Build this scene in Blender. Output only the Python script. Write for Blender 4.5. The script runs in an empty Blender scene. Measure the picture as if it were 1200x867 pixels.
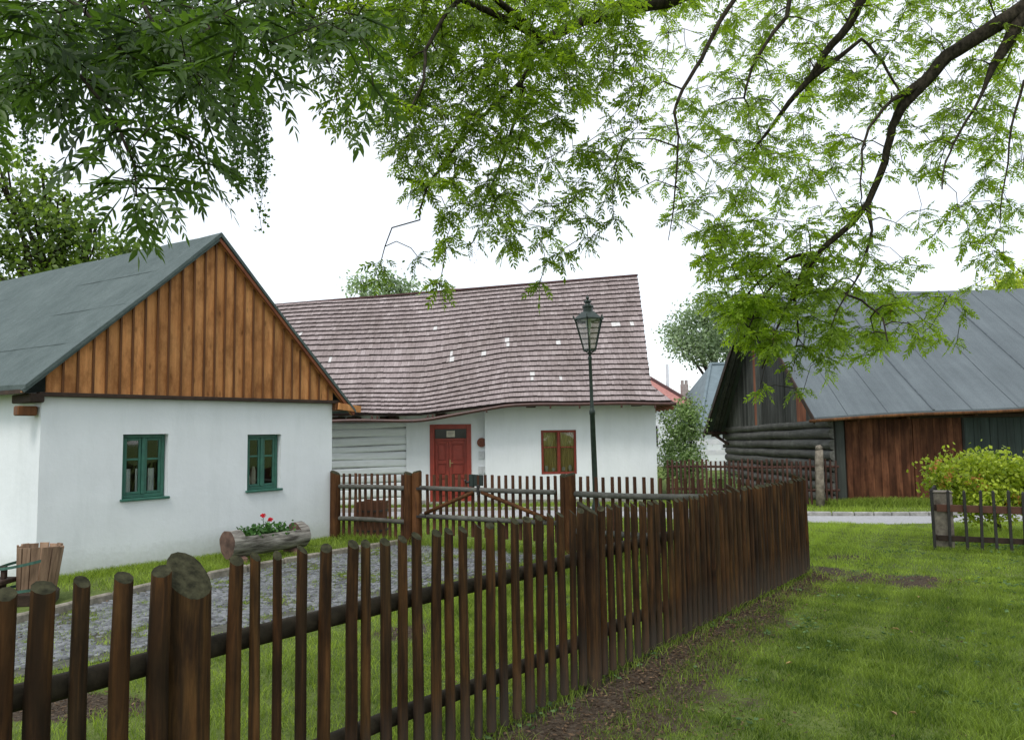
import bpy, math, random
import numpy as np
from mathutils import Vector, Matrix
R_ = math.radians
random.seed(7); rng = np.random.default_rng(11)
sc = bpy.context.scene
col = sc.collection
# ------------------------------------------------------------------ camera
F, CX, CY, H, ROLL = 900.0, 600.0, 433.5, 1.75, 0.014
PITCH = math.atan(72.5 / F)
cam_d = bpy.data.cameras.new('camera'); cam = bpy.data.objects.new('camera', cam_d); col.objects.link(cam)
cam_d.sensor_fit = 'HORIZONTAL'; cam_d.sensor_width = 36; cam_d.lens = 36 * F / 1200
cam_d.clip_start = 0.05; cam_d.clip_end = 3000
fwd = Vector((0, math.cos(PITCH), math.sin(PITCH))); up0 = Vector((0, -math.sin(PITCH), math.cos(PITCH))); rt0 = Vector((1, 0, 0))
RR = rt0 * math.cos(ROLL) - up0 * math.sin(ROLL); UU = rt0 * math.sin(ROLL) + up0 * math.cos(ROLL)
m = Matrix((RR, UU, -fwd)).transposed().to_4x4(); m.translation = Vector((0, 0, H)); cam.matrix_world = m
sc.camera = cam
# ------------------------------------------------------------------ world (overcast) and sun
W = bpy.data.worlds.new('World'); sc.world = W; W.use_nodes = True
nt = W.node_tree; nt.nodes.clear()
wo = nt.nodes.new('ShaderNodeOutputWorld'); bg = nt.nodes.new('ShaderNodeBackground'); bg2 = nt.nodes.new('ShaderNodeBackground'); add = nt.nodes.new('ShaderNodeAddShader')
sky = nt.nodes.new('ShaderNodeTexSky'); sky.sky_type = 'NISHITA'; sky.sun_disc = False
SUN_EL, SUN_AZ = 56, 200        # azimuth measured clockwise from +Y: behind the camera, a little left
sky.sun_elevation = R_(SUN_EL); sky.sun_rotation = R_(SUN_AZ)
nt.links.new(sky.outputs[0], bg.inputs[0]); bg.inputs[1].default_value = 0.05
bg2.inputs[0].default_value = (0.955, 0.98, 1.0, 1); bg2.inputs[1].default_value = 0.86     # even cloud cover
wtc = nt.nodes.new('ShaderNodeTexCoord'); wn = nt.nodes.new('ShaderNodeTexNoise'); wn.inputs['Scale'].default_value = 1.6; wn.inputs['Detail'].default_value = 4; nt.links.new(wtc.outputs['Generated'], wn.inputs['Vector'])
wr = nt.nodes.new('ShaderNodeValToRGB'); wr.color_ramp.elements[0].position = 0.35; wr.color_ramp.elements[0].color = (0.84,0.885,0.925,1); wr.color_ramp.elements[1].position = 0.6; wr.color_ramp.elements[1].color = (0.965,0.985,1,1)
nt.links.new(wn.outputs[0], wr.inputs[0]); nt.links.new(wr.outputs[0], bg2.inputs[0])
nt.links.new(bg.outputs[0], add.inputs[0]); nt.links.new(bg2.outputs[0], add.inputs[1]); nt.links.new(add.outputs[0], wo.inputs[0])
sl = bpy.data.lights.new('sun', 'SUN'); sl.energy = 1.5; sl.angle = R_(18); sl.color = (1, 0.96, 0.9)
so = bpy.data.objects.new('sun', sl); col.objects.link(so)
sd = Vector((math.sin(R_(SUN_AZ)) * math.cos(R_(SUN_EL)), math.cos(R_(SUN_AZ)) * math.cos(R_(SUN_EL)), math.sin(R_(SUN_EL))))
so.rotation_euler = sd.to_track_quat('Z', 'Y').to_euler(); so.location = (0, 0, 30)
sc.view_settings.view_transform = 'Standard'; sc.view_settings.look = 'None'; sc.view_settings.gamma = 1
sc.view_settings.exposure = 0.3
sc.render.engine = 'CYCLES'; sc.cycles.max_bounces = 6; sc.cycles.transparent_max_bounces = 8

# ------------------------------------------------------------------ helpers
def ray(x, y): return fwd + RR * ((x - CX) / F) + UU * ((CY - y) / F)
P0 = Vector((0, 0, H))
def at(x, y, Y):
    r = ray(x, y); return P0 + r * (Y / r.y)
def hgt(x, y):
    return 0.012 * math.sin(x * 0.9 + 1.3) * math.cos(y * 0.7) + 0.008 * math.sin(x * 2.3 + y * 1.9)

class MB:
    def __init__(s): s.v = []; s.f = []; s.mi = []
    def add(s, vs, fs, mi=0):
        b = len(s.v); s.v += [tuple(p) for p in vs]; s.f += [tuple(i + b for i in f) for f in fs]; s.mi += [mi] * len(fs); return s
    def box(s, a, b, mi=0):
        x0, y0, z0 = a; x1, y1, z1 = b
        return s.add([(x0,y0,z0),(x1,y0,z0),(x1,y1,z0),(x0,y1,z0),(x0,y0,z1),(x1,y0,z1),(x1,y1,z1),(x0,y1,z1)],
            [(0,3,2,1),(4,5,6,7),(0,1,5,4),(1,2,6,5),(2,3,7,6),(3,0,4,7)], mi)
    def bbox(s, a, b, c=0.004, mi=0):          # box with chamfered long edges (chamfer all vertical + top)
        x0, y0, z0 = a; x1, y1, z1 = b
        c = min(c, (x1-x0)/3, (y1-y0)/3, (z1-z0)/3)
        def ring(z, i): return [(x0+c+i,y0+i,z),(x1-c-i,y0+i,z),(x1-i,y0+c+i,z),(x1-i,y1-c-i,z),(x1-c-i,y1-i,z),(x0+c+i,y1-i,z),(x0+i,y1-c-i,z),(x0+i,y0+c+i,z)]
        vs = ring(z0, c) + ring(z0+c, 0) + ring(z1-c, 0) + ring(z1, c)
        fs = [tuple(range(7, -1, -1)), tuple(range(24, 32))]
        for k in range(3):
            for i in range(8): j = (i+1) % 8; fs.append((k*8+i, k*8+j, k*8+8+j, k*8+8+i))
        return s.add(vs, fs, mi)
    def beam(s, p, q, w, h, up=(0,0,1), mi=0, c=0.004):
        p = Vector(p); q = Vector(q); d = (q-p); L = d.length; d.normalize(); up = Vector(up)
        x = d.cross(up); x.normalize(); z = x.cross(d); t = MB().bbox((-w/2, 0, -h/2), (w/2, L, h/2), c)
        return s.add([p + x*a + d*b + z*cc for a, b, cc in t.v], t.f, mi)
    def tube(s, pts, rad, n=8, caps=True, mi=0, jit=0):
        pts = [Vector(p) for p in pts]; N = len(pts)
        if not hasattr(rad, '__len__'): rad = [rad]*N
        ref = None; vs = []
        for i, p in enumerate(pts):
            d = (pts[min(i+1, N-1)] - pts[max(i-1, 0)]).normalized()
            if ref is None: ref = Vector((1,0,0)) if abs(d.x) < 0.8 else Vector((0,1,0))
            a = (ref - d*ref.dot(d)).normalized(); ref = a; b = d.cross(a)
            for k in range(n):
                t = 2*math.pi*k/n; r = rad[i]*(1 + (random.uniform(-jit, jit) if jit else 0))
                vs.append(p + a*(math.cos(t)*r) + b*(math.sin(t)*r))
        fs = [(i*n+k, i*n+(k+1) % n, (i+1)*n+(k+1) % n, (i+1)*n+k) for i in range(N-1) for k in range(n)]
        if caps: fs += [tuple(range(n-1, -1, -1)), tuple((N-1)*n+k for k in range(n))]
        return s.add(vs, fs, mi)
    def lathe(s, prof, n=24, c=(0,0,0), mi=0):
        vs = [(c[0]+r*math.cos(2*math.pi*k/n), c[1]+r*math.sin(2*math.pi*k/n), c[2]+z) for r, z in prof for k in range(n)]
        N = len(prof); fs = [(i*n+k, i*n+(k+1) % n, (i+1)*n+(k+1) % n, (i+1)*n+k) for i in range(N-1) for k in range(n)]
        fs += [tuple(range(n-1, -1, -1)), tuple((N-1)*n+k for k in range(n))]
        return s.add(vs, fs, mi)
    def prism(s, poly, y0, y1, mi=0):          # polygon in x,z extruded along y
        n = len(poly); vs = [(x, y0, z) for x, z in poly] + [(x, y1, z) for x, z in poly]
        fs = [tuple(range(n)), tuple(range(2*n-1, n-1, -1))] + [(i, i+n, (i+1) % n+n, (i+1) % n) for i in range(n)]
        return s.add(vs, fs, mi)
    def wall(s, x0, x1, z0, z1, holes, depth, y=0, mi=0, step=0.5, wob=0):  # wall face on plane y facing -y with reveals
        xs = sorted({x0, x1, *[h[0] for h in holes], *[h[1] for h in holes]}); zs = sorted({z0, z1, *[h[2] for h in holes], *[h[3] for h in holes]})
        def fill(v):
            o = [v[0]]
            for a, b in zip(v, v[1:]):
                k = max(1, int((b-a)/step)); o += [a+(b-a)*i/k for i in range(1, k+1)]
            return o
        xs = fill(xs); zs = fill(zs)
        idx = {}; vs = []
        for i, x in enumerate(xs):
            for j, z in enumerate(zs):
                idx[i, j] = len(vs); w = wob*math.sin(x*2.1+z*1.7)*math.cos(x*0.9-z*2.3); vs.append((x, y+w, z))
        fs = []
        for i in range(len(xs)-1):
            for j in range(len(zs)-1):
                cx = (xs[i]+xs[i+1])/2; cz = (zs[j]+zs[j+1])/2
                if any(h[0] < cx < h[1] and h[2] < cz < h[3] for h in holes): continue
                fs.append((idx[i,j], idx[i+1,j], idx[i+1,j+1], idx[i,j+1]))
        s.add(vs, fs, mi)
        for a, b, c, d in holes:
            e = 0.012
            s.add([(a,y-0.0,c),(b,y,c),(b,y,d),(a,y,d),(a,y+depth,c),(b,y+depth,c),(b,y+depth,d),(a,y+depth,d)],
                  [(0,4,5,1),(1,5,6,2),(2,6,7,3),(3,7,4,0)], mi)
        return s
    def mesh(s, name, mats, smooth=False):
        me = bpy.data.meshes.new(name); me.from_pydata(s.v, [], s.f)
        for mt in (mats if isinstance(mats, (list, tuple)) else [mats]): me.materials.append(mt)
        me.polygons.foreach_set('material_index', s.mi)
        if smooth: me.polygons.foreach_set('use_smooth', [True]*len(s.f))
        me.update(); return me
    def obj(s, name, mats, parent=None, smooth=False, loc=None):
        o = bpy.data.objects.new(name, s.mesh(name, mats, smooth)); col.objects.link(o)
        if parent: o.parent = parent
        if loc is not None: o.location = loc
        return o

def smooth_angle(o, deg=35):
    me = o.data
    me.polygons.foreach_set('use_smooth', [True]*len(me.polygons))
    try: me.set_sharp_from_angle(angle=R_(deg))
    except Exception: pass

def np_obj(name, V, Fc, nper, mat, parent=None, tint=None, loc=None):   # V (n,3); Fc flat index array; nper verts per face
    me = bpy.data.meshes.new(name); nf = len(Fc)//nper
    me.vertices.add(len(V)); me.vertices.foreach_set('co', np.asarray(V, np.float32).ravel())
    me.loops.add(len(Fc)); me.loops.foreach_set('vertex_index', np.asarray(Fc, np.int32))
    me.polygons.add(nf); me.polygons.foreach_set('loop_start', np.arange(0, nf*nper, nper, dtype=np.int32))
    me.polygons.foreach_set('loop_total', np.full(nf, nper, dtype=np.int32))
    if tint is not None:
        a = me.attributes.new('tint', 'FLOAT', 'POINT'); a.data.foreach_set('value', np.asarray(tint, np.float32))
    me.materials.append(mat); me.update(calc_edges=True)
    o = bpy.data.objects.new(name, me); col.objects.link(o)
    if parent: o.parent = parent
    if loc is not None: o.location = loc
    return o

def tag(o, label=None, cat=None, group=None, kind=None):
    if label: o['label'] = label
    if cat: o['category'] = cat
    if group: o['group'] = group
    if kind: o['kind'] = kind
    return o
def thing(name, label, cat, loc=(0,0,0), rz=0, group=None):
    o = bpy.data.objects.new(name, None); col.objects.link(o); o.location = loc; o.rotation_euler = (0,0,rz); o.empty_display_size = 0.1
    return tag(o, label, cat, group)
def copy_tree(o, parent=None):
    c = o.copy(); col.objects.link(c); c.parent = parent
    for ch in list(o.children): copy_tree(ch, c)
    return c

# ------------------------------------------------------------------ materials
def new_mat(name):
    mt = bpy.data.materials.new(name); mt.use_nodes = True; n = mt.node_tree.nodes; n.clear()
    out = n.new('ShaderNodeOutputMaterial'); b = n.new('ShaderNodeBsdfPrincipled'); mt.node_tree.links.new(b.outputs[0], out.inputs[0])
    return mt, mt.node_tree, b, out
def mathn(t, op, a, b=None, clamp=False):
    n = t.nodes.new('ShaderNodeMath'); n.operation = op; n.use_clamp = clamp
    for i, v in enumerate((a, b)):
        if v is None: continue
        if isinstance(v, (int, float)): n.inputs[i].default_value = v
        else: t.links.new(v, n.inputs[i])
    return n.outputs[0]
def mixc(t, fac, a, b, mode='MIX'):
    n = t.nodes.new('ShaderNodeMix'); n.data_type = 'RGBA'; n.blend_type = mode
    for s, v in ((n.inputs[0], fac), (n.inputs[6], a), (n.inputs[7], b)):
        if isinstance(v, (int, float)): s.default_value = v
        elif isinstance(v, tuple): s.default_value = (*v[:3], 1)
        else: t.links.new(v, s)
    return n.outputs[2]
def coords(t, scale=(1,1,1), rnd=True, kind='Object', rot=(0,0,0)):
    tc = t.nodes.new('ShaderNodeTexCoord'); mp = t.nodes.new('ShaderNodeMapping'); mp.inputs[3].default_value = scale; mp.inputs[2].default_value = rot
    src = tc.outputs[kind]
    if rnd:
        oi = t.nodes.new('ShaderNodeObjectInfo'); v = t.nodes.new('ShaderNodeVectorMath'); v.operation = 'ADD'
        cm = t.nodes.new('ShaderNodeCombineXYZ')
        for i, k in enumerate((37.0, 21.0, 13.0)): t.links.new(mathn(t, 'MULTIPLY', oi.outputs['Random'], k), cm.inputs[i])
        t.links.new(src, v.inputs[0]); t.links.new(cm.outputs[0], v.inputs[1]); src = v.outputs[0]
    t.links.new(src, mp.inputs[0]); return mp.outputs[0]
def noise(t, vec, sc_=5, det=5, rough=0.6, dist=0):
    n = t.nodes.new('ShaderNodeTexNoise'); n.inputs['Scale'].default_value = sc_; n.inputs['Detail'].default_value = det; n.inputs['Roughness'].default_value = rough; n.inputs['Distortion'].default_value = dist
    t.links.new(vec, n.inputs['Vector']); return n.outputs[0]
def ramp(t, fac, stops):
    n = t.nodes.new('ShaderNodeValToRGB'); e = n.color_ramp.elements
    while len(e) < len(stops): e.new(0.5)
    for i, (p, c) in enumerate(stops): e[i].position = p; e[i].color = (*c, 1)
    t.links.new(fac, n.inputs[0]); return n.outputs[0]
def bump(t, h, b, strength=0.3, dist=0.01):
    n = t.nodes.new('ShaderNodeBump'); n.inputs['Strength'].default_value = strength; n.inputs['Distance'].default_value = dist
    t.links.new(h, n.inputs['Height']); t.links.new(n.outputs[0], b.inputs['Normal'])

def wood(name, stops, grain=(30,30,1.5), rough=0.75, island=0.0, objvar=0.25, weather=None, bstr=0.5, spec=0.3, coord='Object', knots=0, alt=None):
    mt, t, b, _ = new_mat(name); v = coords(t, grain, True, coord); g = noise(t, v, 1.0, 6, 0.65, 0.6)
    v2 = coords(t, (2.2,2.2,0.9), True, coord); g2 = noise(t, v2, 1.6, 4, 0.6)
    f = mathn(t, 'ADD', mathn(t, 'MULTIPLY', g, 0.62), mathn(t, 'MULTIPLY', g2, 0.38))
    c = ramp(t, f, stops)
    if knots:
        vo = t.nodes.new('ShaderNodeTexVoronoi'); vo.inputs['Scale'].default_value = 1.0; vo.inputs['Randomness'].default_value = 1.0
        t.links.new(coords(t, (knots, knots*0.2, knots*0.42), True, coord), vo.inputs['Vector'])
        kf = ramp(t, vo.outputs['Distance'], [(0.05,(1,1,1)),(0.16,(0,0,0))]); c = mixc(t, mathn(t, 'MULTIPLY', kf, 0.6), c, tuple(x*0.55 for x in stops[0][1]))
        bl = noise(t, coords(t, (3,3,1.3), True, coord), 1.5, 5, 0.7); c = mixc(t, 1.0, c, ramp(t, bl, [(0.36,(0.62,0.58,0.55)),(0.55,(1.05,1.05,1.05)),(0.75,(1.22,1.2,1.15))]), 'MULTIPLY')
    if alt:
        oi2 = t.nodes.new('ShaderNodeObjectInfo'); al = noise(t, coords(t, (5,5,1.6), True, coord), 1.3, 4, 0.65)
        af = mathn(t, 'ADD', mathn(t, 'MULTIPLY', oi2.outputs['Random'], 0.5), mathn(t, 'MULTIPLY', mathn(t, 'SUBTRACT', al, 0.4), 2.6), True)
        c = mixc(t, mathn(t, 'MULTIPLY', af, 0.7), c, mixc(t, 1.0, c, alt, 'MULTIPLY'))
    val = None
    if island:
        ge = t.nodes.new('ShaderNodeNewGeometry'); val = mathn(t, 'ADD', mathn(t, 'MULTIPLY', ge.outputs['Random Per Island'], island), 1-island/2)
    if objvar:
        oi = t.nodes.new('ShaderNodeObjectInfo'); v3 = mathn(t, 'ADD', mathn(t, 'MULTIPLY', oi.outputs['Random'], objvar), 1-objvar/2)
        val = v3 if val is None else mathn(t, 'MULTIPLY', val, v3)
    if val is not None:
        cc = t.nodes.new('ShaderNodeCombineColor'); [t.links.new(val, cc.inputs[i]) for i in range(3)]
        c = mixc(t, 1.0, c, cc.outputs[0], 'MULTIPLY')
    if weather:   # (z0, z1, colour): greyed foot of the wood, worn by splashing rain
        tc = t.nodes.new('ShaderNodeTexCoord'); sx = t.nodes.new('ShaderNodeSeparateXYZ'); t.links.new(tc.outputs['Object'], sx.inputs[0])
        mr = t.nodes.new('ShaderNodeMapRange'); mr.inputs[1].default_value = weather[0]; mr.inputs[2].default_value = weather[1]; mr.inputs[3].default_value = 1; mr.inputs[4].default_value = 0
        t.links.new(mathn(t, 'ADD', sx.outputs[2], mathn(t, 'MULTIPLY', g2, 0.25)), mr.inputs[0])
        c = mixc(t, mathn(t, 'MULTIPLY', mr.outputs[0], 0.7), c, weather[2])
    t.links.new(c, b.inputs['Base Color']); b.inputs['Roughness'].default_value = rough; b.inputs['Specular IOR Level'].default_value = spec
    bump(t, g, b, bstr, 0.004); return mt
def plain(name, c1, c2=None, sc_=8, rough=0.6, bstr=0.0, metal=0, spec=0.5, det=5, stretch=(1,1,1), bdist=0.005, lo=0.35, hi=0.65):
    mt, t, b, _ = new_mat(name); c2 = c2 or tuple(x*0.7 for x in c1)
    v = coords(t, stretch); n = noise(t, v, sc_, det); t.links.new(ramp(t, n, [(lo, c2), (hi, c1)]), b.inputs['Base Color'])
    b.inputs['Roughness'].default_value = rough; b.inputs['Metallic'].default_value = metal; b.inputs['Specular IOR Level'].default_value = spec
    if bstr: bump(t, n, b, bstr, bdist)
    return mt
def leafmat(name, dark, light, trans=0.45, tcol=None, rough=0.45, objr=True):
    mt, t, b, out = new_mat(name)
    at_ = t.nodes.new('ShaderNodeAttribute'); at_.attribute_name = 'tint'
    c = ramp(t, at_.outputs['Fac'], [(0.0, dark), (0.85, light), (1.0, tuple(min(1, x*1.35) for x in light))])
    t.links.new(c, b.inputs['Base Color']); b.inputs['Roughness'].default_value = rough; b.inputs['Specular IOR Level'].default_value = 0.2 if 'grass' in name else 0.3
    tr = t.nodes.new('ShaderNodeBsdfTranslucent')
    tc = mixc(t, 1.0, c, tcol or (2.2, 2.4, 0.9), 'MULTIPLY'); t.links.new(tc, tr.inputs[0])
    mx = t.nodes.new('ShaderNodeMixShader'); mx.inputs[0].default_value = trans
    t.links.new(b.outputs[0], mx.inputs[1]); t.links.new(tr.outputs[0], mx.inputs[2]); t.links.new(mx.outputs[0], out.inputs[0]); return mt
def glassmat(name, tint=(0.75,0.8,0.78), refl=0.12):
    mt, t, b, out = new_mat(name); t.nodes.remove(b)
    tr = t.nodes.new('ShaderNodeBsdfTransparent'); tr.inputs[0].default_value = (*tint, 1); gl = t.nodes.new('ShaderNodeBsdfGlossy'); gl.inputs['Roughness'].default_value = 0.03
    lw = t.nodes.new('ShaderNodeFresnel'); lw.inputs[0].default_value = 1.5
    f = mathn(t, 'ADD', mathn(t, 'MULTIPLY', lw.outputs[0], 0.9), refl, True); mx = t.nodes.new('ShaderNodeMixShader')
    v = coords(t, (1,1,1)); n = noise(t, v, 1.7, 2); bp = t.nodes.new('ShaderNodeBump'); bp.inputs['Strength'].default_value = 0.08; bp.inputs['Distance'].default_value = 0.05
    t.links.new(n, bp.inputs['Height']); t.links.new(bp.outputs[0], gl.inputs['Normal'])
    t.links.new(f, mx.inputs[0]); t.links.new(tr.outputs[0], mx.inputs[1]); t.links.new(gl.outputs[0], mx.inputs[2]); t.links.new(mx.outputs[0], out.inputs[0]); return mt

def plaster(name, c):
    mt, t, b, _ = new_mat(name); v = coords(t, (1,1,1), False)
    n1 = noise(t, v, 1.3, 5, 0.6); n2 = noise(t, v, 14, 4, 0.6); n3 = noise(t, coords(t, (3,3,0.5), False), 1.2, 5, 0.7)
    c1 = ramp(t, n1, [(0.3, tuple(x*0.93 for x in c)), (0.65, c)])
    c2 = mixc(t, ramp(t, n3, [(0.48, (0,0,0)), (0.78, (0.32,0.32,0.32))]), c1, (c[0]*0.72, c[1]*0.74, c[2]*0.72))
    # splash dirt near the foot
    tc = t.nodes.new('ShaderNodeTexCoord'); sx = t.nodes.new('ShaderNodeSeparateXYZ'); t.links.new(tc.outputs['Object'], sx.inputs[0])
    mr = t.nodes.new('ShaderNodeMapRange'); mr.inputs[1].default_value = 0.12; mr.inputs[2].default_value = 0.50; mr.inputs[3].default_value = 0.6; mr.inputs[4].default_value = 0
    t.links.new(mathn(t, 'ADD', sx.outputs[2], mathn(t, 'MULTIPLY', n2, 0.3)), mr.inputs[0])
    c3 = mixc(t, mr.outputs[0], c2, (c[0]*0.5, c[1]*0.5, c[2]*0.42))
    t.links.new(c3, b.inputs['Base Color']); b.inputs['Roughness'].default_value = 0.9; b.inputs['Specular IOR Level'].default_value = 0.2
    h = mathn(t, 'ADD', n2, mathn(t, 'MULTIPLY', n1, 3)); bump(t, h, b, 0.22, 0.014); return mt

M = {}
M['plaster'] = plaster('white_plaster', (0.79, 0.82, 0.84))
M['logwhite'] = plain('whitewashed_log', (0.78,0.81,0.82), (0.68,0.71,0.71), 6, 0.85, 0.3, stretch=(0.4,1,3))
M['picket'] = wood('stained_picket_wood', [(0.3,(0.010,0.006,0.003)),(0.47,(0.036,0.017,0.007)),(0.61,(0.095,0.041,0.013)),(0.82,(0.18,0.078,0.026))], (34,34,2.2), 0.72, objvar=0.4, bstr=0.9, weather=(0.0,0.45,(0.075,0.066,0.054)), spec=0.14, knots=7, alt=(0.68,0.95,1.0))
M['cut'] = plain('weathered_cut_wood', (0.062,0.06,0.034), (0.02,0.02,0.012), 30, 0.9, 0.4, spec=0.1)
M['rail'] = wood('weathered_rail_wood', [(0.3,(0.015,0.013,0.009)),(0.55,(0.045,0.036,0.023)),(0.8,(0.085,0.068,0.043))], (20,20,20), 0.75, objvar=0.3, spec=0.12)
M['fencewood'] = wood('orange_brown_post_wood', [(0.3,(0.03,0.014,0.008)),(0.5,(0.10,0.043,0.016)),(0.75,(0.23,0.105,0.038))], (24,24,1.5), 0.65, objvar=0.5, spec=0.15, knots=5)
M['farpicket'] = wood('brown_picket_wood', [(0.3,(0.04,0.02,0.012)),(0.55,(0.10,0.045,0.025)),(0.8,(0.18,0.085,0.045))], (24,24,1.5), 0.7, objvar=0.5, spec=0.15)
M['greyrail'] = wood('grey_weathered_rail', [(0.3,(0.045,0.044,0.036)),(0.55,(0.11,0.108,0.092)),(0.8,(0.20,0.20,0.18))], (12,12,12), 0.7)
M['redpicket'] = wood('red_brown_picket_wood', [(0.3,(0.03,0.015,0.011)),(0.55,(0.075,0.034,0.025)),(0.8,(0.13,0.065,0.048))], (24,24,1.5), 0.75, objvar=0.5)
M['cladding'] = wood('orange_larch_boards', [(0.25,(0.25,0.098,0.03)),(0.45,(0.49,0.215,0.078)),(0.65,(0.64,0.315,0.125)),(0.85,(0.74,0.42,0.20))], (14,14,0.9), 0.65, spec=0.15, island=0.35, objvar=0, knots=6)
M['batten'] = wood('dark_orange_batten', [(0.3,(0.06,0.022,0.008)),(0.6,(0.17,0.065,0.02)),(0.85,(0.30,0.13,0.045))], (20,20,1.2), 0.6, objvar=0, island=0.2)
M['oldboard'] = wood('black_weathered_boards', [(0.3,(0.03,0.031,0.028)),(0.55,(0.10,0.102,0.092)),(0.8,(0.22,0.215,0.19))], (16,16,0.8), 0.85, spec=0.12, island=0.9, objvar=0)
M['redboard'] = wood('bare_red_board', [(0.3,(0.10,0.03,0.018)),(0.55,(0.34,0.12,0.06)),(0.8,(0.5,0.25,0.15))], (16,16,0.8), 0.75, island=0.3, objvar=0)
M['log'] = wood('dark_weathered_log', [(0.3,(0.03,0.029,0.025)),(0.55,(0.12,0.118,0.105)),(0.8,(0.28,0.275,0.25))], (16,1.2,16), 0.8, island=0.25, objvar=0)
M['barndoor'] = wood('rust_brown_door_boards', [(0.28,(0.022,0.01,0.006)),(0.48,(0.085,0.033,0.017)),(0.66,(0.19,0.08,0.04)),(0.85,(0.31,0.155,0.085))], (10,10,0.7), 0.7, island=0.5, objvar=0.15, knots=3.5, spec=0.12)
M['greenboard'] = wood('dark_green_boards', [(0.3,(0.012,0.018,0.015)),(0.55,(0.028,0.042,0.036)),(0.8,(0.06,0.08,0.07))], (14,14,0.8), 0.7, island=0.3, objvar=0)
M['green'] = plain('green_window_paint', (0.035,0.145,0.10), (0.024,0.10,0.072), 10, 0.45)
M['red'] = plain('red_door_paint', (0.34,0.046,0.026), (0.25,0.034,0.019), 7, 0.42)
M['redwin'] = plain('red_window_paint', (0.26,0.036,0.018), (0.18,0.025,0.013), 9, 0.45)
M['glass'] = glassmat('window_glass', (0.9,0.93,0.91), 0.03)
M['darkglass'] = plain('dark_transom_glass', (0.02,0.025,0.022), (0.015,0.018,0.016), 4, 0.12, spec=0.35)
M['lampglass'] = glassmat('lantern_glass', (0.88,0.92,0.89), 0.12)
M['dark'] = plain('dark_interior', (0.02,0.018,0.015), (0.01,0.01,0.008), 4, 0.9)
M['curtain'] = plain('yellow_net_curtain', (0.62,0.47,0.16), (0.34,0.25,0.08), 3, 0.9, stretch=(14,1,0.3))
M['white'] = plain('white_cloth', (0.75,0.76,0.78), (0.6,0.62,0.66), 5, 0.8)
M['paper'] = plain('pale_notice', (0.62,0.58,0.48), (0.5,0.46,0.38), 12, 0.7)
M['ink'] = plain('faded_ink', (0.25,0.22,0.2), (0.2,0.18,0.16), 12, 0.8)
M['plaque'] = plain('carved_brown_plaque', (0.24,0.07,0.03), (0.12,0.035,0.015), 20, 0.55, 0.3)
M['gutter'] = plain('brown_gutter_paint', (0.085,0.035,0.026), (0.05,0.022,0.018), 9, 0.4)
M['darkgreenmetal'] = plain('dark_green_lamp_paint', (0.028,0.045,0.036), (0.015,0.026,0.02), 14, 0.38, metal=0.2)
M['zinc'] = plain('grey_zinc', (0.35,0.37,0.38), (0.25,0.27,0.28), 8, 0.4, metal=0.6)
M['darkwood'] = wood('dark_brown_timber', [(0.3,(0.018,0.012,0.009)),(0.6,(0.05,0.03,0.02)),(0.85,(0.10,0.06,0.04))], (12,12,12), 0.75)
M['stone'] = plain('grey_stone', (0.36,0.35,0.32), (0.17,0.165,0.15), 9, 0.9, 0.5, det=8)
M['kerb'] = plain('kerb_stone', (0.30,0.27,0.22), (0.15,0.135,0.10), 12, 0.9, 0.5)
M['iron'] = plain('black_iron_pickets', (0.028,0.024,0.021), (0.015,0.013,0.011), 20, 0.6)
M['hoop'] = plain('green_hoop_paint', (0.06,0.16,0.12), (0.035,0.08,0.06), 14, 0.5)
M['stave'] = wood('pale_weathered_staves', [(0.28,(0.07,0.04,0.025)),(0.5,(0.28,0.18,0.115)),(0.7,(0.48,0.35,0.235)),(0.9,(0.6,0.48,0.35))], (18,18,1.0), 0.8, island=0.7, objvar=0)
M['bark'] = plain('ash_bark', (0.060,0.050,0.036), (0.016,0.014,0.010), 26, 0.95, 0.8, det=8, spec=0.08, stretch=(1,1,0.6), bdist=0.012)
M['bark_planter'] = plain('log_bark', (0.34,0.32,0.28), (0.05,0.042,0.034), 9, 0.95, 1.0, det=8, stretch=(0.35,2.0,2.0), bdist=0.02)
M['endgrain'] = plain('log_end', (0.17,0.10,0.075), (0.06,0.034,0.026), 8, 0.85, 0.4)
M['soil'] = plain('soil', (0.05,0.035,0.022), (0.02,0.014,0.009), 25, 1.0, 0.6)
M['redtile'] = plain('red_tile_roof', (0.44,0.20,0.17), (0.34,0.15,0.13), 6, 0.8)
M['bluegrey'] = plain('blue_grey_roof', (0.16,0.21,0.23), (0.12,0.16,0.175), 3, 0.7)
M['brick'] = plain('pale_brick', (0.4,0.36,0.33), (0.28,0.24,0.22), 12, 0.9)

def shingle_mat():
    mt, t, b, _ = new_mat('wooden_shingles'); ge = t.nodes.new('ShaderNodeNewGeometry')
    v = coords(t, (40,2.5,2.5), False); g = noise(t, v, 1, 5, 0.7)
    c = ramp(t, ge.outputs['Random Per Island'], [(0.0,(0.29,0.245,0.235)),(0.4,(0.325,0.277,0.267)),(0.85,(0.355,0.305,0.293)),(1.0,(0.41,0.36,0.348))])
    c = mixc(t, 1.0, c, ramp(t, g, [(0.3,(0.72,0.7,0.7)),(0.7,(1.12,1.1,1.1))]), 'MULTIPLY')
    big = noise(t, coords(t, (1,0.35,0.35), False), 0.9, 4, 0.6); c = mixc(t, 1.0, c, ramp(t, big, [(0.35,(0.78,0.76,0.74)),(0.6,(1.06,1.05,1.06))]), 'MULTIPLY')
    t.links.new(c, b.inputs['Base Color']); b.inputs['Roughness'].default_value = 0.8; b.inputs['Specular IOR Level'].default_value = 0.25; bump(t, g, b, 0.4, 0.004); return mt
M['shingle'] = shingle_mat()
M['shingleedge'] = plain('shingle_butt_shade', (0.045,0.028,0.026), (0.02,0.013,0.012), 12, 0.9)  # near-black butts and sides paint in the shadow line under each course
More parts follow.
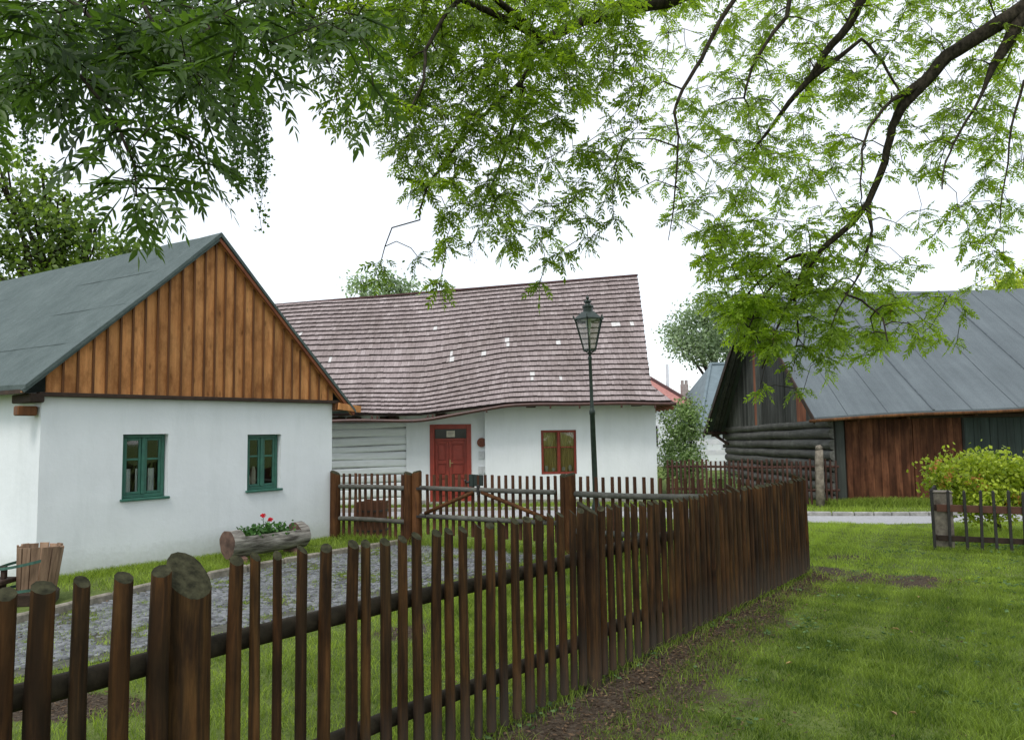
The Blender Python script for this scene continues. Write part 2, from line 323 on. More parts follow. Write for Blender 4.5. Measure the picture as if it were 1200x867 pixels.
M['patch'] = plain('pale_shingle', (0.66,0.64,0.62), (0.5,0.48,0.46), 12, 0.6)  # a few shingles made pale at fixed spots
def tar(name, ca, cb, sx):
    mt, t, b, _ = new_mat(name); v = coords(t, (1,1,1), False); n1 = noise(t, v, 0.8, 6, 0.65); n2 = noise(t, v, 60, 3, 0.6); n3 = noise(t, coords(t, sx, False), 1.0, 5, 0.7, 0.5)
    c = ramp(t, mathn(t, 'ADD', mathn(t, 'MULTIPLY', n1, 0.5), mathn(t, 'MULTIPLY', n3, 0.5)), [(0.34, ca), (0.66, cb)])
    c = mixc(t, 1.0, c, ramp(t, n2, [(0.3,(0.8,0.8,0.8)),(0.7,(1.15,1.15,1.15))]), 'MULTIPLY')
    t.links.new(c, b.inputs['Base Color']); b.inputs['Roughness'].default_value = 0.82; b.inputs['Specular IOR Level'].default_value = 0.3
    bump(t, mathn(t, 'ADD', n2, mathn(t, 'MULTIPLY', n1, 6)), b, 0.35, 0.012); return mt
M['tar_barn'] = tar('grey_roofing_felt', (0.09,0.107,0.116), (0.142,0.167,0.178), (5,0.35,0.35))
M['tar_left'] = tar('green_grey_roofing_felt', (0.06,0.083,0.08), (0.115,0.145,0.14), (0.5,7,7))
M['ash_leaf'] = leafmat('ash_leaflets', (0.045,0.085,0.013), (0.235,0.345,0.038), 0.54, (2.2,2.2,0.7))
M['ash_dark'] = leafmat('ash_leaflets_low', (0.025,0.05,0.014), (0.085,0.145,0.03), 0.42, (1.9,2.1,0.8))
M['birch_leaf'] = leafmat('birch_leaves', (0.03,0.06,0.015), (0.085,0.15,0.03), 0.4, (1.8,2.1,0.8))
M['maple_leaf'] = leafmat('tree_leaves', (0.035,0.065,0.018), (0.17,0.24,0.05), 0.42, (1.9,2.1,0.8))
M['grey_leaf'] = leafmat('grey_green_leaves', (0.11,0.16,0.09), (0.32,0.40,0.25), 0.35, (1.4,1.6,0.9))
M['bush_leaf'] = leafmat('lime_leaves', (0.16,0.24,0.02), (0.46,0.54,0.06), 0.35, (1.5,1.5,0.7))
M['bush_orange'] = leafmat('orange_new_leaves', (0.40,0.14,0.04), (0.62,0.30,0.10), 0.35, (1.3,1.1,0.7))
M['shrub_leaf'] = leafmat('shrub_leaves', (0.07,0.13,0.04), (0.30,0.40,0.18), 0.35, (1.6,1.8,0.8))
M['pale_flower'] = leafmat('pale_blossom', (0.5,0.55,0.5), (0.75,0.78,0.75), 0.3, (1,1,1))
M['geranium'] = leafmat('geranium_leaves', (0.03,0.08,0.02), (0.09,0.2,0.05), 0.3, (1.5,1.8,0.8))
M['petal'] = leafmat('red_petals', (0.55,0.015,0.03), (0.8,0.04,0.07), 0.3, (1.2,1,1))
M['key'] = leafmat('brown_ash_keys', (0.05,0.035,0.015), (0.13,0.085,0.03), 0.3, (1.5,1.3,0.8))
M['grass_blade'] = leafmat('grass_blades', (0.045,0.09,0.013), (0.28,0.37,0.07), 0.45, (1.7,1.7,0.8), 0.5)
M['litter'] = leafmat('dry_leaf_litter', (0.04,0.024,0.014), (0.20,0.13,0.075), 0.2, (1,1,1), 0.8)
M['fallen'] = leafmat('yellow_fallen_leaf', (0.25,0.12,0.04), (0.55,0.42,0.12), 0.25, (1,1,1), 0.7)

# ------------------------------------------------------------------ key ground lines
NA = Vector((0.499, 5.457)); ND = Vector((0.605, 0.796)).normalized(); NN = Vector((ND.y, -ND.x))      # near fence; NN points to the camera's lawn side
CORNER = NA + ND*4.98
LA = Vector((-5.804, 9.458)); LD = Vector((0.623, 0.782)).normalized()
FA = Vector((-3.00, 13.00)); FD = (CORNER - FA).normalized()      # gate fence
yard_up = [(-7.2,5.1),(-5.6,6.6),(-4.81,7.33),(-4.26,8.81),(-3.6,9.9),(-2.9,11.0),(-2.0,12.1),(-1.5,12.5)]
yard_lo = [(-6.6,2.6),(-4.9,4.4),(-3.72,5.69),(-2.9,6.6),(-2.0,7.6),(-0.95,8.9),(0.1,10.2),(0.62,11.2)]
def interp_poly(P, t):
    n = len(P)-1; k = min(int(t*n), n-1); f = t*n-k
    # catmull
    a = P[max(k-1,0)]; b = P[k]; c = P[k+1]; d = P[min(k+2,n)]
    return tuple(0.5*((2*b[i])+(-a[i]+c[i])*f+(2*a[i]-5*b[i]+4*c[i]-d[i])*f*f+(-a[i]+3*b[i]-3*c[i]+d[i])*f**3) for i in range(2))
ST_far = [(-14,17.9),(-6,17.6),(-2,17.45),(2,17.0),(6.0,15.5),(8.5,15.2),(12,15.4),(20,16.2)]
ST_near= [(-14,16.4),(-6,16.1),(-2,16.0),(2,15.6),(5.4,14.35),(8,14.1),(12,14.3),(20,15.0)]
def in_quadstrip(lo, up, x, y):
    for i in range(len(lo)-1):
        poly = [lo[i], lo[i+1], up[i+1], up[i]]; ins = False; j = 3
        for k in range(4):
            if (poly[k][1] > y) != (poly[j][1] > y) and x < (poly[j][0]-poly[k][0])*(y-poly[k][1])/(poly[j][1]-poly[k][1])+poly[k][0]: ins = not ins
            j = k
        if ins: return True
    return False
def vnoise(x, y, s=1.0):
    return (math.sin(x*1.7*s+y*2.3*s+0.7)+math.sin(x*3.1*s-y*1.9*s+2.1)+math.sin(x*5.3*s+y*4.7*s+4.0)*0.6+math.sin(-x*7.9*s+y*9.1*s)*0.4)/3.0
def bare(x, y):
    p = Vector((x, y)) - NA; s = p.dot(ND); d = p.dot(NN); b = 0
    if -6 < s < 5.6 and -0.25 < d < 1.3:
        w = 0.46 + 0.95*max(0, min(1, 1-(s+0.4)/4)) + 0.25*vnoise(x, y, 1.3)
        b = max(b, 0.95-abs(d-0.10)/max(.1,w)*0.9 + 0.25*vnoise(x+1, y, 4.0)*(d > .15))
    e = ((x-4.5)/0.8)**2 + ((y-8.9+0.35*(x-4.5))/0.5)**2; b = max(b, (1.15-e)*0.9 + 0.6*vnoise(x, y, 2.6) if e < 1.9 else 0)
    e = ((x-4.6)/0.8)**2 + ((y-10.6)/0.35)**2; b = max(b, (1.0-e)*0.55 + 0.3*vnoise(x, y, 2) if e < 1.5 else 0)
    e = ((x+3.0)/0.9)**2 + ((y-5.15)/0.35)**2; b = max(b, (1.1-e)*0.95 + 0.3*vnoise(x, y, 2) if e < 1.5 else 0)
    e = ((x+1.0)/0.5)**2 + ((y-7.0)/0.4)**2; b = max(b, (1.1-e)*0.7 + 0.3*vnoise(x, y, 2) if e < 1.5 else 0)
    if 4.0 < y < 16 and 1 < x < 8: b = max(b, (vnoise(x+3, y, 0.9)-0.50)*0.9, (vnoise(x-7, y+2, 2.2)-0.55)*1.0)
    return max(0.0, min(1.0, b))

# ------------------------------------------------------------------ ground
def ground():
    def axis(lo, hi, st, far):
        a = [lo + i*st for i in range(int((hi-lo)/st)+1)]; out = []; d = st; p = lo
        while p > -far: d *= 1.5; p -= d; out.append(p)
        out = out[::-1] + a; d = st; p = a[-1]
        while p < far: d *= 1.5; p += d; out.append(p)
        return out
    xs = axis(-8, 12, 0.12, 900); ys = axis(1, 20, 0.12, 900)
    V = []; B = []
    for y in ys:
        for x in xs:
            n = -8.3 < x < 12.3 and 0.7 < y < 20.3
            V.append((x, y, hgt(x, y) if n else 0)); B.append(bare(x, y) if n else 0)
    nx = len(xs); Fs = []
    for j in range(len(ys)-1):
        for i in range(nx-1): a = j*nx+i; Fs += [a, a+1, a+nx+1, a+nx]
    mt, t, b, _ = new_mat('lawn_ground'); v = coords(t, (1,1,1), False)
    n1 = noise(t, v, 3, 6, 0.65); n2 = noise(t, v, 35, 5, 0.7); n3 = noise(t, v, 0.5, 3)
    g = ramp(t, mathn(t, 'ADD', mathn(t, 'MULTIPLY', n1, 0.5), mathn(t, 'MULTIPLY', n2, 0.5)), [(0.3,(0.06,0.085,0.02)),(0.5,(0.12,0.165,0.04)),(0.7,(0.21,0.24,0.08))])
    so_ = ramp(t, n2, [(0.3,(0.030,0.021,0.014)),(0.5,(0.075,0.055,0.038)),(0.75,(0.16,0.13,0.10))])
    at_ = t.nodes.new('ShaderNodeAttribute'); at_.attribute_name = 'tint'
    f = mathn(t, 'ADD', at_.outputs['Fac'], mathn(t, 'MULTIPLY', mathn(t, 'SUBTRACT', n2, 0.5), 0.9))
    f = ramp(t, f, [(0.38,(0,0,0)),(0.55,(1,1,1))])
    t.links.new(mixc(t, f, g, so_), b.inputs['Base Color']); b.inputs['Roughness'].default_value = 0.95; b.inputs['Specular IOR Level'].default_value = 0.15
    bump(t, n2, b, 0.8, 0.03)
    o = np_obj('ground', np.array(V), np.array(Fs), 4, mt, None, B); tag(o, kind='structure')
ground()

def strip(name, near, far, mat, dz, n=60, m_=6):
    mb = MB(); V = []
    for i in range(n+1):
        a = interp_poly(near, i/n); b = interp_poly(far, i/n)
        for j in range(m_+1):
            x = a[0]+(b[0]-a[0])*j/m_; y = a[1]+(b[1]-a[1])*j/m_; V.append((x, y, hgt(x, y)+dz))
    mb.add(V, [(i*(m_+1)+j, (i+1)*(m_+1)+j, (i+1)*(m_+1)+j+1, i*(m_+1)+j+1) for i in range(n) for j in range(m_)])
    return tag(mb.obj(name, mat), kind='structure')
M['gravel'] = plain('pale_gravel', (0.44,0.44,0.45), (0.30,0.30,0.305), 40, 0.8, 0.3)
M['setts'] = plain('setts_bed', (0.10,0.095,0.08), (0.045,0.05,0.03), 18, 0.95, 0.4)
strip('street_path', ST_near, ST_far, M['gravel'], 0.006, 80)
strip('cobbled_path_bed', yard_lo, yard_up, M['setts'], 0.005)
def kerbs():
    mb = MB(); n = 46
    for i in range(n):
        a = interp_poly(ST_far, i/n); b = interp_poly(ST_far, (i+0.96)/n)
        mb.beam((a[0], a[1]+0.06, 0.03), (b[0], b[1]+0.06, 0.03), 0.09, 0.10, c=0.012)
    tag(mb.obj('street_kerb', M['stone2']), kind='structure')
    mb = MB(); n = 15
    for i in range(n):
        a = interp_poly(yard_up, i/n); b = interp_poly(yard_up, (i+0.97)/n)
        j = random.uniform(-0.012, 0.012); mb.beam((a[0]+j, a[1], 0.03), (b[0]+j, b[1], 0.03+random.uniform(-.008,.008)), 0.075, 0.11, c=0.015)
    tag(mb.obj('path_kerb', M['kerb']), kind='structure')
M['stone2'] = plain('pale_kerb_stone', (0.40,0.39,0.37), (0.22,0.215,0.20), 10, 0.85, 0.3)
kerbs()
def setts():
    V = []; Fc = []; T = []; rows = 220; b0 = 0
    for i in range(rows):
        t = (i+0.5)/rows; a = interp_poly(yard_lo, t); b = interp_poly(yard_up, t); a2 = interp_poly(yard_lo, min(1, t+1/rows)); 
        L = math.hypot(b[0]-a[0], b[1]-a[1]); n = int(L/0.07); dx = (b[0]-a[0])/L; dy = (b[1]-a[1])/L
        row = math.hypot(a2[0]-a[0], a2[1]-a[1])
        for j in range(n):
            u = (j+0.5+(0.5 if i % 2 else 0))/n
            if u > 0.985: continue
            x = a[0]+(b[0]-a[0])*u; y = a[1]+(b[1]-a[1])*u
            if vnoise(x+9, y, 1.5) > 0.34 and random.random() < 0.75 or random.random() < 0.06: continue
            if u < 0.12 and vnoise(x, y+5, 2) > 0: continue
            w = 0.029*random.uniform(.75,1.05); h = 0.029*random.uniform(.75,1.05); th = math.atan2(dy, dx)+random.uniform(-.12,.12); z = hgt(x, y)+0.006
            cu, su = math.cos(th), math.sin(th); top = 0.012+random.uniform(-.004,.004); tx, ty = random.uniform(-.05,.05), random.uniform(-.05,.05)
            for (s, zz) in ((1.0, 0.0), (0.97, top*0.7), (0.72, top)):
                for px, py in ((-w,-h),(w,-h),(w,h),(-w,h)):
                    X, Y = px*s, py*s; V.append((x+X*cu-Y*su, y+X*su+Y*cu, z+zz+(tx*X+ty*Y if zz else 0)))
            for k in range(2):
                for q in range(4): r = (q+1) % 4; Fc += [b0+k*4+q, b0+k*4+r, b0+k*4+4+r, b0+k*4+4+q]
            Fc += [b0+8, b0+9, b0+10, b0+11]; T += [random.random()]*12; b0 += 12
    mt, t, b, _ = new_mat('grey_granite_setts'); at_ = t.nodes.new('ShaderNodeAttribute'); at_.attribute_name = 'tint'
    c = ramp(t, at_.outputs['Fac'], [(0,(0.09,0.095,0.10)),(0.5,(0.15,0.158,0.168)),(1,(0.23,0.238,0.25))]); n = noise(t, coords(t, (1,1,1), False), 45, 4)
    c = mixc(t, 1.0, c, ramp(t, n, [(0.3,(0.75,0.75,0.72)),(0.7,(1.1,1.1,1.1))]), 'MULTIPLY'); t.links.new(c, b.inputs['Base Color']); b.inputs['Roughness'].default_value = 0.6; bump(t, n, b, 0.5, 0.004)
    tag(np_obj('cobbled_path', np.array(V), np.array(Fc), 4, mt, None, T), kind='structure')
setts()

# ------------------------------------------------------------------ grass
def blocked(x, y):
    if in_quadstrip(ST_near, ST_far, x, y): return True
    p = Vector((x, y)) - LA; u = p.dot(LD); w = p.dot(Vector((-LD.y, LD.x)))
    if -0.6*0 < u < 4.45 and w > 0: return True
    if y > 18.9 and x < 3.6: return True
    if y > 17.4 and x > 7.2: return True
    return False
def grass():
    P = []; 
    def region(n, xf, yf, h, w, dens=1):
        k = 0
        while k < n:
            x = xf(); y = yf(); k += 1
            px = CX + F*x/max(y, 0.5)
            if px < -260 or px > 1520: continue
            if blocked(x, y): continue
            b = bare(x, y)
            if random.random() < b*1.15: continue
            inp = in_quadstrip(yard_lo, yard_up, x, y)
            if inp and random.random() < (0.45 if vnoise(x+9, y, 1.5) > 0.30 else 0.86): continue
            s = max(0.22, 1+0.6*vnoise(x, y, 0.8)+0.45*vnoise(x, y, 3.0)+0.35*vnoise(x+4, y, 7.0))
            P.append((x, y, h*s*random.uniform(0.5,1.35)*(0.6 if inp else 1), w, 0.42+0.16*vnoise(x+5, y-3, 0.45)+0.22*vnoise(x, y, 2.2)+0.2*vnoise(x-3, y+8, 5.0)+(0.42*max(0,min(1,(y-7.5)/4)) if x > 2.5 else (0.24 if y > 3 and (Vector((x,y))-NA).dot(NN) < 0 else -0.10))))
    U = random.uniform
    region(330000, lambda: U(-0.8,8.5), lambda: U(3.0,9.0), 0.043, 0.0042)
    region(140000, lambda: U(1,12.5), lambda: U(8.5,14.4), 0.038, 0.006)
    region(150000, lambda: U(-4.5,3.0), lambda: U(2.6,12), 0.052, 0.0048)
    region(70000, lambda: U(-6,5), lambda: U(9,16.0), 0.06, 0.007)
    region(45000, lambda: U(-6,14), lambda: U(15.5,19), 0.07, 0.010)
    region(16000, lambda: U(6.8,8.6), lambda: U(10.6,12.4), 0.11, 0.006)
    for _ in range(170):      # tufts growing between the setts
        t_ = random.random(); u_ = random.random()**0.8; a = interp_poly(yard_lo, t_); b_ = interp_poly(yard_up, t_); cx_ = a[0]+(b_[0]-a[0])*u_; cy_ = a[1]+(b_[1]-a[1])*u_; rr = U(.02,.10)
        for _ in range(int(60+900*rr)): P.append((cx_+random.gauss(0,rr), cy_+random.gauss(0,rr), U(.015,.045), .004, U(.35,.95)))
    # tufts against fence feet and along the cottage wall and barn
    for _ in range(16000):
        s = U(-5,5.2); q = NA + ND*s + NN*random.gauss(-0.08, 0.10); P.append((q.x, q.y, U(0.04,0.13), 0.0045, U(0.2,0.8))) if random.random() < 0.55 else None
    for _ in range(9000):
        s = U(0,7.2); q = FA + FD*s; P.append((q.x+random.gauss(0,.08), q.y+random.gauss(0,.08), U(0.05,0.16), 0.006, U(0.3,0.9)))
    for _ in range(9000):
        s = U(0,4.4); q = LA + LD*s + Vector((LD.y, -LD.x))*abs(random.gauss(0.05,0.15)); P.append((q.x, q.y, U(0.04,0.11), 0.006, U(0.4,1)))
    for _ in range(9000):
        P.append((U(6.9,9.6), 17.35-abs(random.gauss(0,.25)), U(0.06,0.22), 0.009, U(0.3,0.9)))
    for _ in range(7000):
        s = U(-0.1,2.0); P.append((6.0+s*0.95+random.gauss(0,.07), 10.98-s*0.41+random.gauss(0,.1), U(0.03,0.10), 0.0055, U(0.4,1)))
    P = np.array(P); n = len(P); print('blades', n)
    th = rng.uniform(0, 2*math.pi, n); lean = rng.uniform(0.2, 1.15, n)*P[:,2]; la = rng.uniform(0, 2*math.pi, n)
    z0 = np.array([hgt(a, b) for a, b in P[:, :2]])-0.004
    V = np.zeros((n, 5, 3)); wx = np.cos(th)*P[:,3]; wy = np.sin(th)*P[:,3]
    for i, (s, hh, ll) in enumerate(((-0.5,0,0),(0.5,0,0),(0.42,0.6,0.35),(-0.42,0.6,0.35),(0,1,1))):
        V[:,i,0] = P[:,0]+wx*s+np.cos(la)*lean*ll; V[:,i,1] = P[:,1]+wy*s+np.sin(la)*lean*ll; V[:,i,2] = z0+P[:,2]*hh
    V = V.reshape(-1, 3); b = np.arange(n)*5
    # as triangles
    Fc = np.stack([b,b+1,b+2, b,b+2,b+3, b+3,b+2,b+4], 1).ravel()
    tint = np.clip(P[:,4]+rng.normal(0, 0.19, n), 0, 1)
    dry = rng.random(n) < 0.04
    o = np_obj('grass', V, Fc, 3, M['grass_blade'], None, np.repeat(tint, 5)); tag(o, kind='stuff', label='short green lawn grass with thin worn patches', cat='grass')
grass()

# ------------------------------------------------------------------ white cottage on the left with boarded gable
def window_part(parent, x0, x1, z0, z1, y, mat, sill=True, vb=1, hbar=0.62, fw=0.045, inner=None, name='window', cs=0.034):
    """casement window in a reveal, local frame facing -y at plane y"""
    mb = MB(); d = 0.05
    mb.bbox((x0,y,z0),(x0+fw,y+d,z1)); mb.bbox((x1-fw,y,z0),(x1,y+d,z1)); mb.bbox((x0+fw+.001,y,z1-fw),(x1-fw-.001,y+d,z1)); mb.bbox((x0+fw+.001,y,z0),(x1-fw-.001,y+d,z0+fw))
    xm = (x0+x1)/2; mb.bbox((xm-0.022,y-0.012,z0+fw+.001),(xm+0.022,y+d-0.003,z1-fw-.001))
    w = mb.obj(name, mat, parent)
    for a, b in ((x0+fw+.002, xm-0.024), (xm+0.024, x1-fw-.002)):
        c0 = z0+fw+.002; c1 = z1-fw-.002; s = cs; yy = y+0.006; m2 = MB()
        m2.bbox((a,yy,c0),(a+s,yy+.03,c1)); m2.bbox((b-s,yy,c0),(b,yy+.03,c1)); m2.bbox((a+s+.001,yy,c0),(b-s-.001,yy+.03,c0+s)); m2.bbox((a+s+.001,yy,c1-s),(b-s-.001,yy+.03,c1))
        zz = c0+(c1-c0)*hbar; m2.bbox((a+s+.001,yy+.004,zz-.014),(b-s-.001,yy+.026,zz+.014))
        m2.obj('casement', mat, w)
        MB().box((a+s-.004,yy+.013,c0+s-.004),(b-s+.004,yy+.016,c1-s+.004)).obj('pane', M['glass'], w)
    if sill:
        ms = MB(); ms.bbox((x0-0.035,y-0.115,z0-0.035),(x1+0.035,y+0.01,z0-0.002),0.006); ms.obj('sill', mat, w)
    return w

def left_cottage():
    ang = math.atan2(LD.y, LD.x)
    t = thing('white_cottage', 'white plastered cottage with green windows and an orange boarded gable', 'cottage', (LA.x, LA.y, 0), ang)
    Wd = 4.44; zt = 2.32; L = 11.0; K = KSH
    sh = lambda x, y, z: (x+K*y, y, z)
    w1 = (0.79, 1.22)  # placeholder
    holes = [(0.985-0.29, 0.985+0.36, 0.90, 1.78), (3.33-0.0, 3.33+0.62, 0.90, 1.77)]
    holes = HOLES
    wall = MB().wall(0, Wd, -0.1, zt, holes, 0.16, 0, step=0.35, wob=0.006)
    # side walls and back
    for (xa, ya, xb, yb) in ((0, L, 0, 0), (Wd, 0, Wd, L), (Wd, L, 0, L)):
        n = 12; V = []
        for i in range(n+1):
            for z in (-0.1, 1.0, zt): x = xa+(xb-xa)*i/n; y = ya+(yb-ya)*i/n; V.append(sh(x, y, z))
        wall.add(V, [(i*3+j, (i+1)*3+j, (i+1)*3+j+1, i*3+j+1) for i in range(n) for j in range(2)])
    wall.add([sh(0.02,0.02,zt-0.02),sh(Wd-.02,0.02,zt-0.02),sh(Wd-.02,L,zt-0.02),sh(0.02,L,zt-.02)], [(0,1,2,3)])
    o = wall.obj('wall', M['plaster'], t)
    # interior boxes behind the windows
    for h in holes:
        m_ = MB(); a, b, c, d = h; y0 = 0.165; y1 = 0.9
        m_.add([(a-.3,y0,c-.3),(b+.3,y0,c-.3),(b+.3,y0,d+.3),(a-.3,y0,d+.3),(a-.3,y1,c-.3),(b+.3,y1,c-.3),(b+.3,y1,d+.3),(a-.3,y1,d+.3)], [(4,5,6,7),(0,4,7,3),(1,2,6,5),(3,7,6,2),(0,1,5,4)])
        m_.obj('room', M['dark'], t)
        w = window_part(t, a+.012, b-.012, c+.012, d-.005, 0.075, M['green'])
        if h is holes[0]:
            for q in (0.12, 0.36, 0.64):
                x = a+(b-a)*q; mm = MB(); n = 8
                V = [(x+(k/n)*0.085, 0.108+0.008*math.sin(k*2.4), z) for k in range(n+1) for z in (c+.06, c+.40)]
                mm.add(V, [(k*2, k*2+2, k*2+3, k*2+1) for k in range(n)]).obj('curtain', M['white'], w)
        else:
            for x, z0_, hh, r in ((a+.11, c+.06, .2, .035), (a+.2, c+.06, .3, .045)):
                MB().lathe([(r*.7,0),(r,hh*.3),(r*.8,hh*.8),(r*.4,hh)], 10, (x, 0.15, z0_)).obj('ornament', M['paper'], w)
    # gable cladding: boards with battens over the joints
    ax = 2.26; az = 4.60; zb = zt+0.0
    def top(x):
        return (2.40+(x+0.26)*0.9286 if x < ax else 4.74-(x-ax)*1.0118)-0.075-0.03*math.sin(math.pi*(max(0,min(1,(x+.26)/2.52)) if x < ax else (x-ax)/2.54))
    bd = MB(); bt = MB(); x = 0.03; 
    while x < Wd-0.05:
        w = random.uniform(0.15, 0.185); x1 = min(x+w, Wd-0.03)
        za, zc = top(x), top(x1)
        if x < ax < x1: poly = [(x,zb),(x1,zb),(x1,zc),(ax,4.66),(x,za)]
        else: poly = [(x,zb),(x1,zb),(x1,zc),(x,za)]
        dy = random.uniform(0,0.006)
        if min(za, zc) > zb+0.02: bd.prism([(a, b) for a, b in poly], -0.05-dy, -0.02)
        if x > 0.1: bt.bbox((x-0.014,-0.082,zb+0.0),(x+0.014,-0.0585,max(zb+.05, top(x)-0.02)), 0.003)
        x = x1+0.003
    bd.obj('gable_boards', M['cladding'], t); bt.obj('gable_battens', M['batten'], t)
    MB().bbox((-0.06,-0.10,zb-0.055),(Wd+0.06,0.0,zb-0.003),0.006).obj('gable_sill_board', M['darkwood'], t)
    # roof: two thick slopes with overhang, slightly uneven felt
    rf = MB(); yo = -0.16; th = 0.055; A0 = (-0.26, 2.40); RZ = 4.74; A1 = (Wd+0.36, 2.31-0.14)
    def slope(pa, pb, side):
        n = 22; mseg = 8; V = []; 
        for lay in (0, 1):
            for i in range(n+1):
                y = yo+(L+0.4-yo)*(i/n)**1.3
                for j in range(mseg+1):
                    u = j/mseg; x = pa[0]+(pb[0]-pa[0])*u; z = pa[1]+(pb[1]-pa[1])*u - (0.03*math.sin(math.pi*u)*(0.6+0.4*math.sin(y*1.3))) - lay*th
                    V.append(sh(x, y, z + (0 if lay else 0.006*math.sin(y*5+u*9))))
        q = (n+1)*(mseg+1); Fs = []
        g = lambda l,i,j: l*q+i*(mseg+1)+j
        for i in range(n):
            for j in range(mseg): Fs += [(g(0,i,j),g(0,i,j+1),g(0,i+1,j+1),g(0,i+1,j)), (g(1,i,j),g(1,i+1,j),g(1,i+1,j+1),g(1,i,j+1))]
            Fs += [(g(0,i,0),g(0,i+1,0),g(1,i+1,0),g(1,i,0)), (g(0,i,mseg),g(1,i,mseg),g(1,i+1,mseg),g(0,i+1,mseg))]
        for j in range(mseg): Fs += [(g(0,0,j),g(1,0,j),g(1,0,j+1),g(0,0,j+1)), (g(0,n,j),g(0,n,j+1),g(1,n,j+1),g(1,n,j))]
        rf.add(V, Fs)
    slope(A0, (ax+0.0, RZ), 0); slope(A1, (ax+0.001, RZ-0.0), 1)
    # felt course laps
    for k in range(1, 4):
        u = k/4; x = A0[0]+(ax-A0[0])*u; z = A0[1]+(RZ-A0[1])*u-0.03*math.sin(math.pi*u)
        rf.beam(sh(x, yo+0.01, z+0.006), sh(x, L, z+0.006), 0.008, 0.002, c=0.0005)
    ro = rf.obj('roof', M['tar_left'], t); smooth_angle(ro, 40)
    # verge boards under the roof edge
    for pa, mt_ in ((A0, M['tar_left']), (A1, M['redwin2'])):
        vb = MB(); vb.beam((pa[0], yo+0.03, pa[1]-0.085), (ax, yo+0.03, RZ-0.095), 0.03, 0.05, up=(0,0,1))
        vb.obj('verge_board', mt_, t)
    # soffit boards (orange) under the verge overhang
    sf = MB()
    for pa in (A0, A1):
        for q in (0.045,):
            sf.beam((pa[0], yo+q+0.02, pa[1]-0.095), (ax, yo+q+0.02, RZ-0.10), 0.075, 0.02)
    sf.obj('soffit', M['cladding'], t)
    # eave timbers
    for q, n_ in ((-0.16, 'purlin_end'), (Wd+0.12, 'purlin_end')):
        MB().bbox((q-(0.0 if q < 0 else .12), -0.10, 2.19 if q < 0 else 2.15), (q+0.16, 0.5, 2.30), 0.01).obj(n_, M['darkwood'] if q < 0 else M['batten'], t)
    MB().bbox((-0.25, 0.02, 2.03), (-0.03, 0.16, 2.149), 0.012).obj('bracket', M['batten'], t)
    e = MB(); e.beam(sh(-0.26, yo+0.02, 2.315), sh(-0.26, L, 2.315), 0.03, 0.05); e.obj('eave_board', M['darkwood'], t)
    MB().beam((Wd+0.02, -0.14, 2.22), (Wd+0.50, -0.14, 2.17), 0.03, 0.11).obj('eave_box_board', M['cladding'], t)
M['redwin2'] = wood('orange_red_trim_board', [(0.3,(0.12,0.03,0.015)),(0.6,(0.26,0.085,0.035)),(0.85,(0.34,0.14,0.06))], (3,3,3), 0.6)
KSH = -0.13
HOLES = [(1.0, 1.62, 0.925, 1.79), (2.855, 3.445, 0.915, 1.765)]
left_cottage()

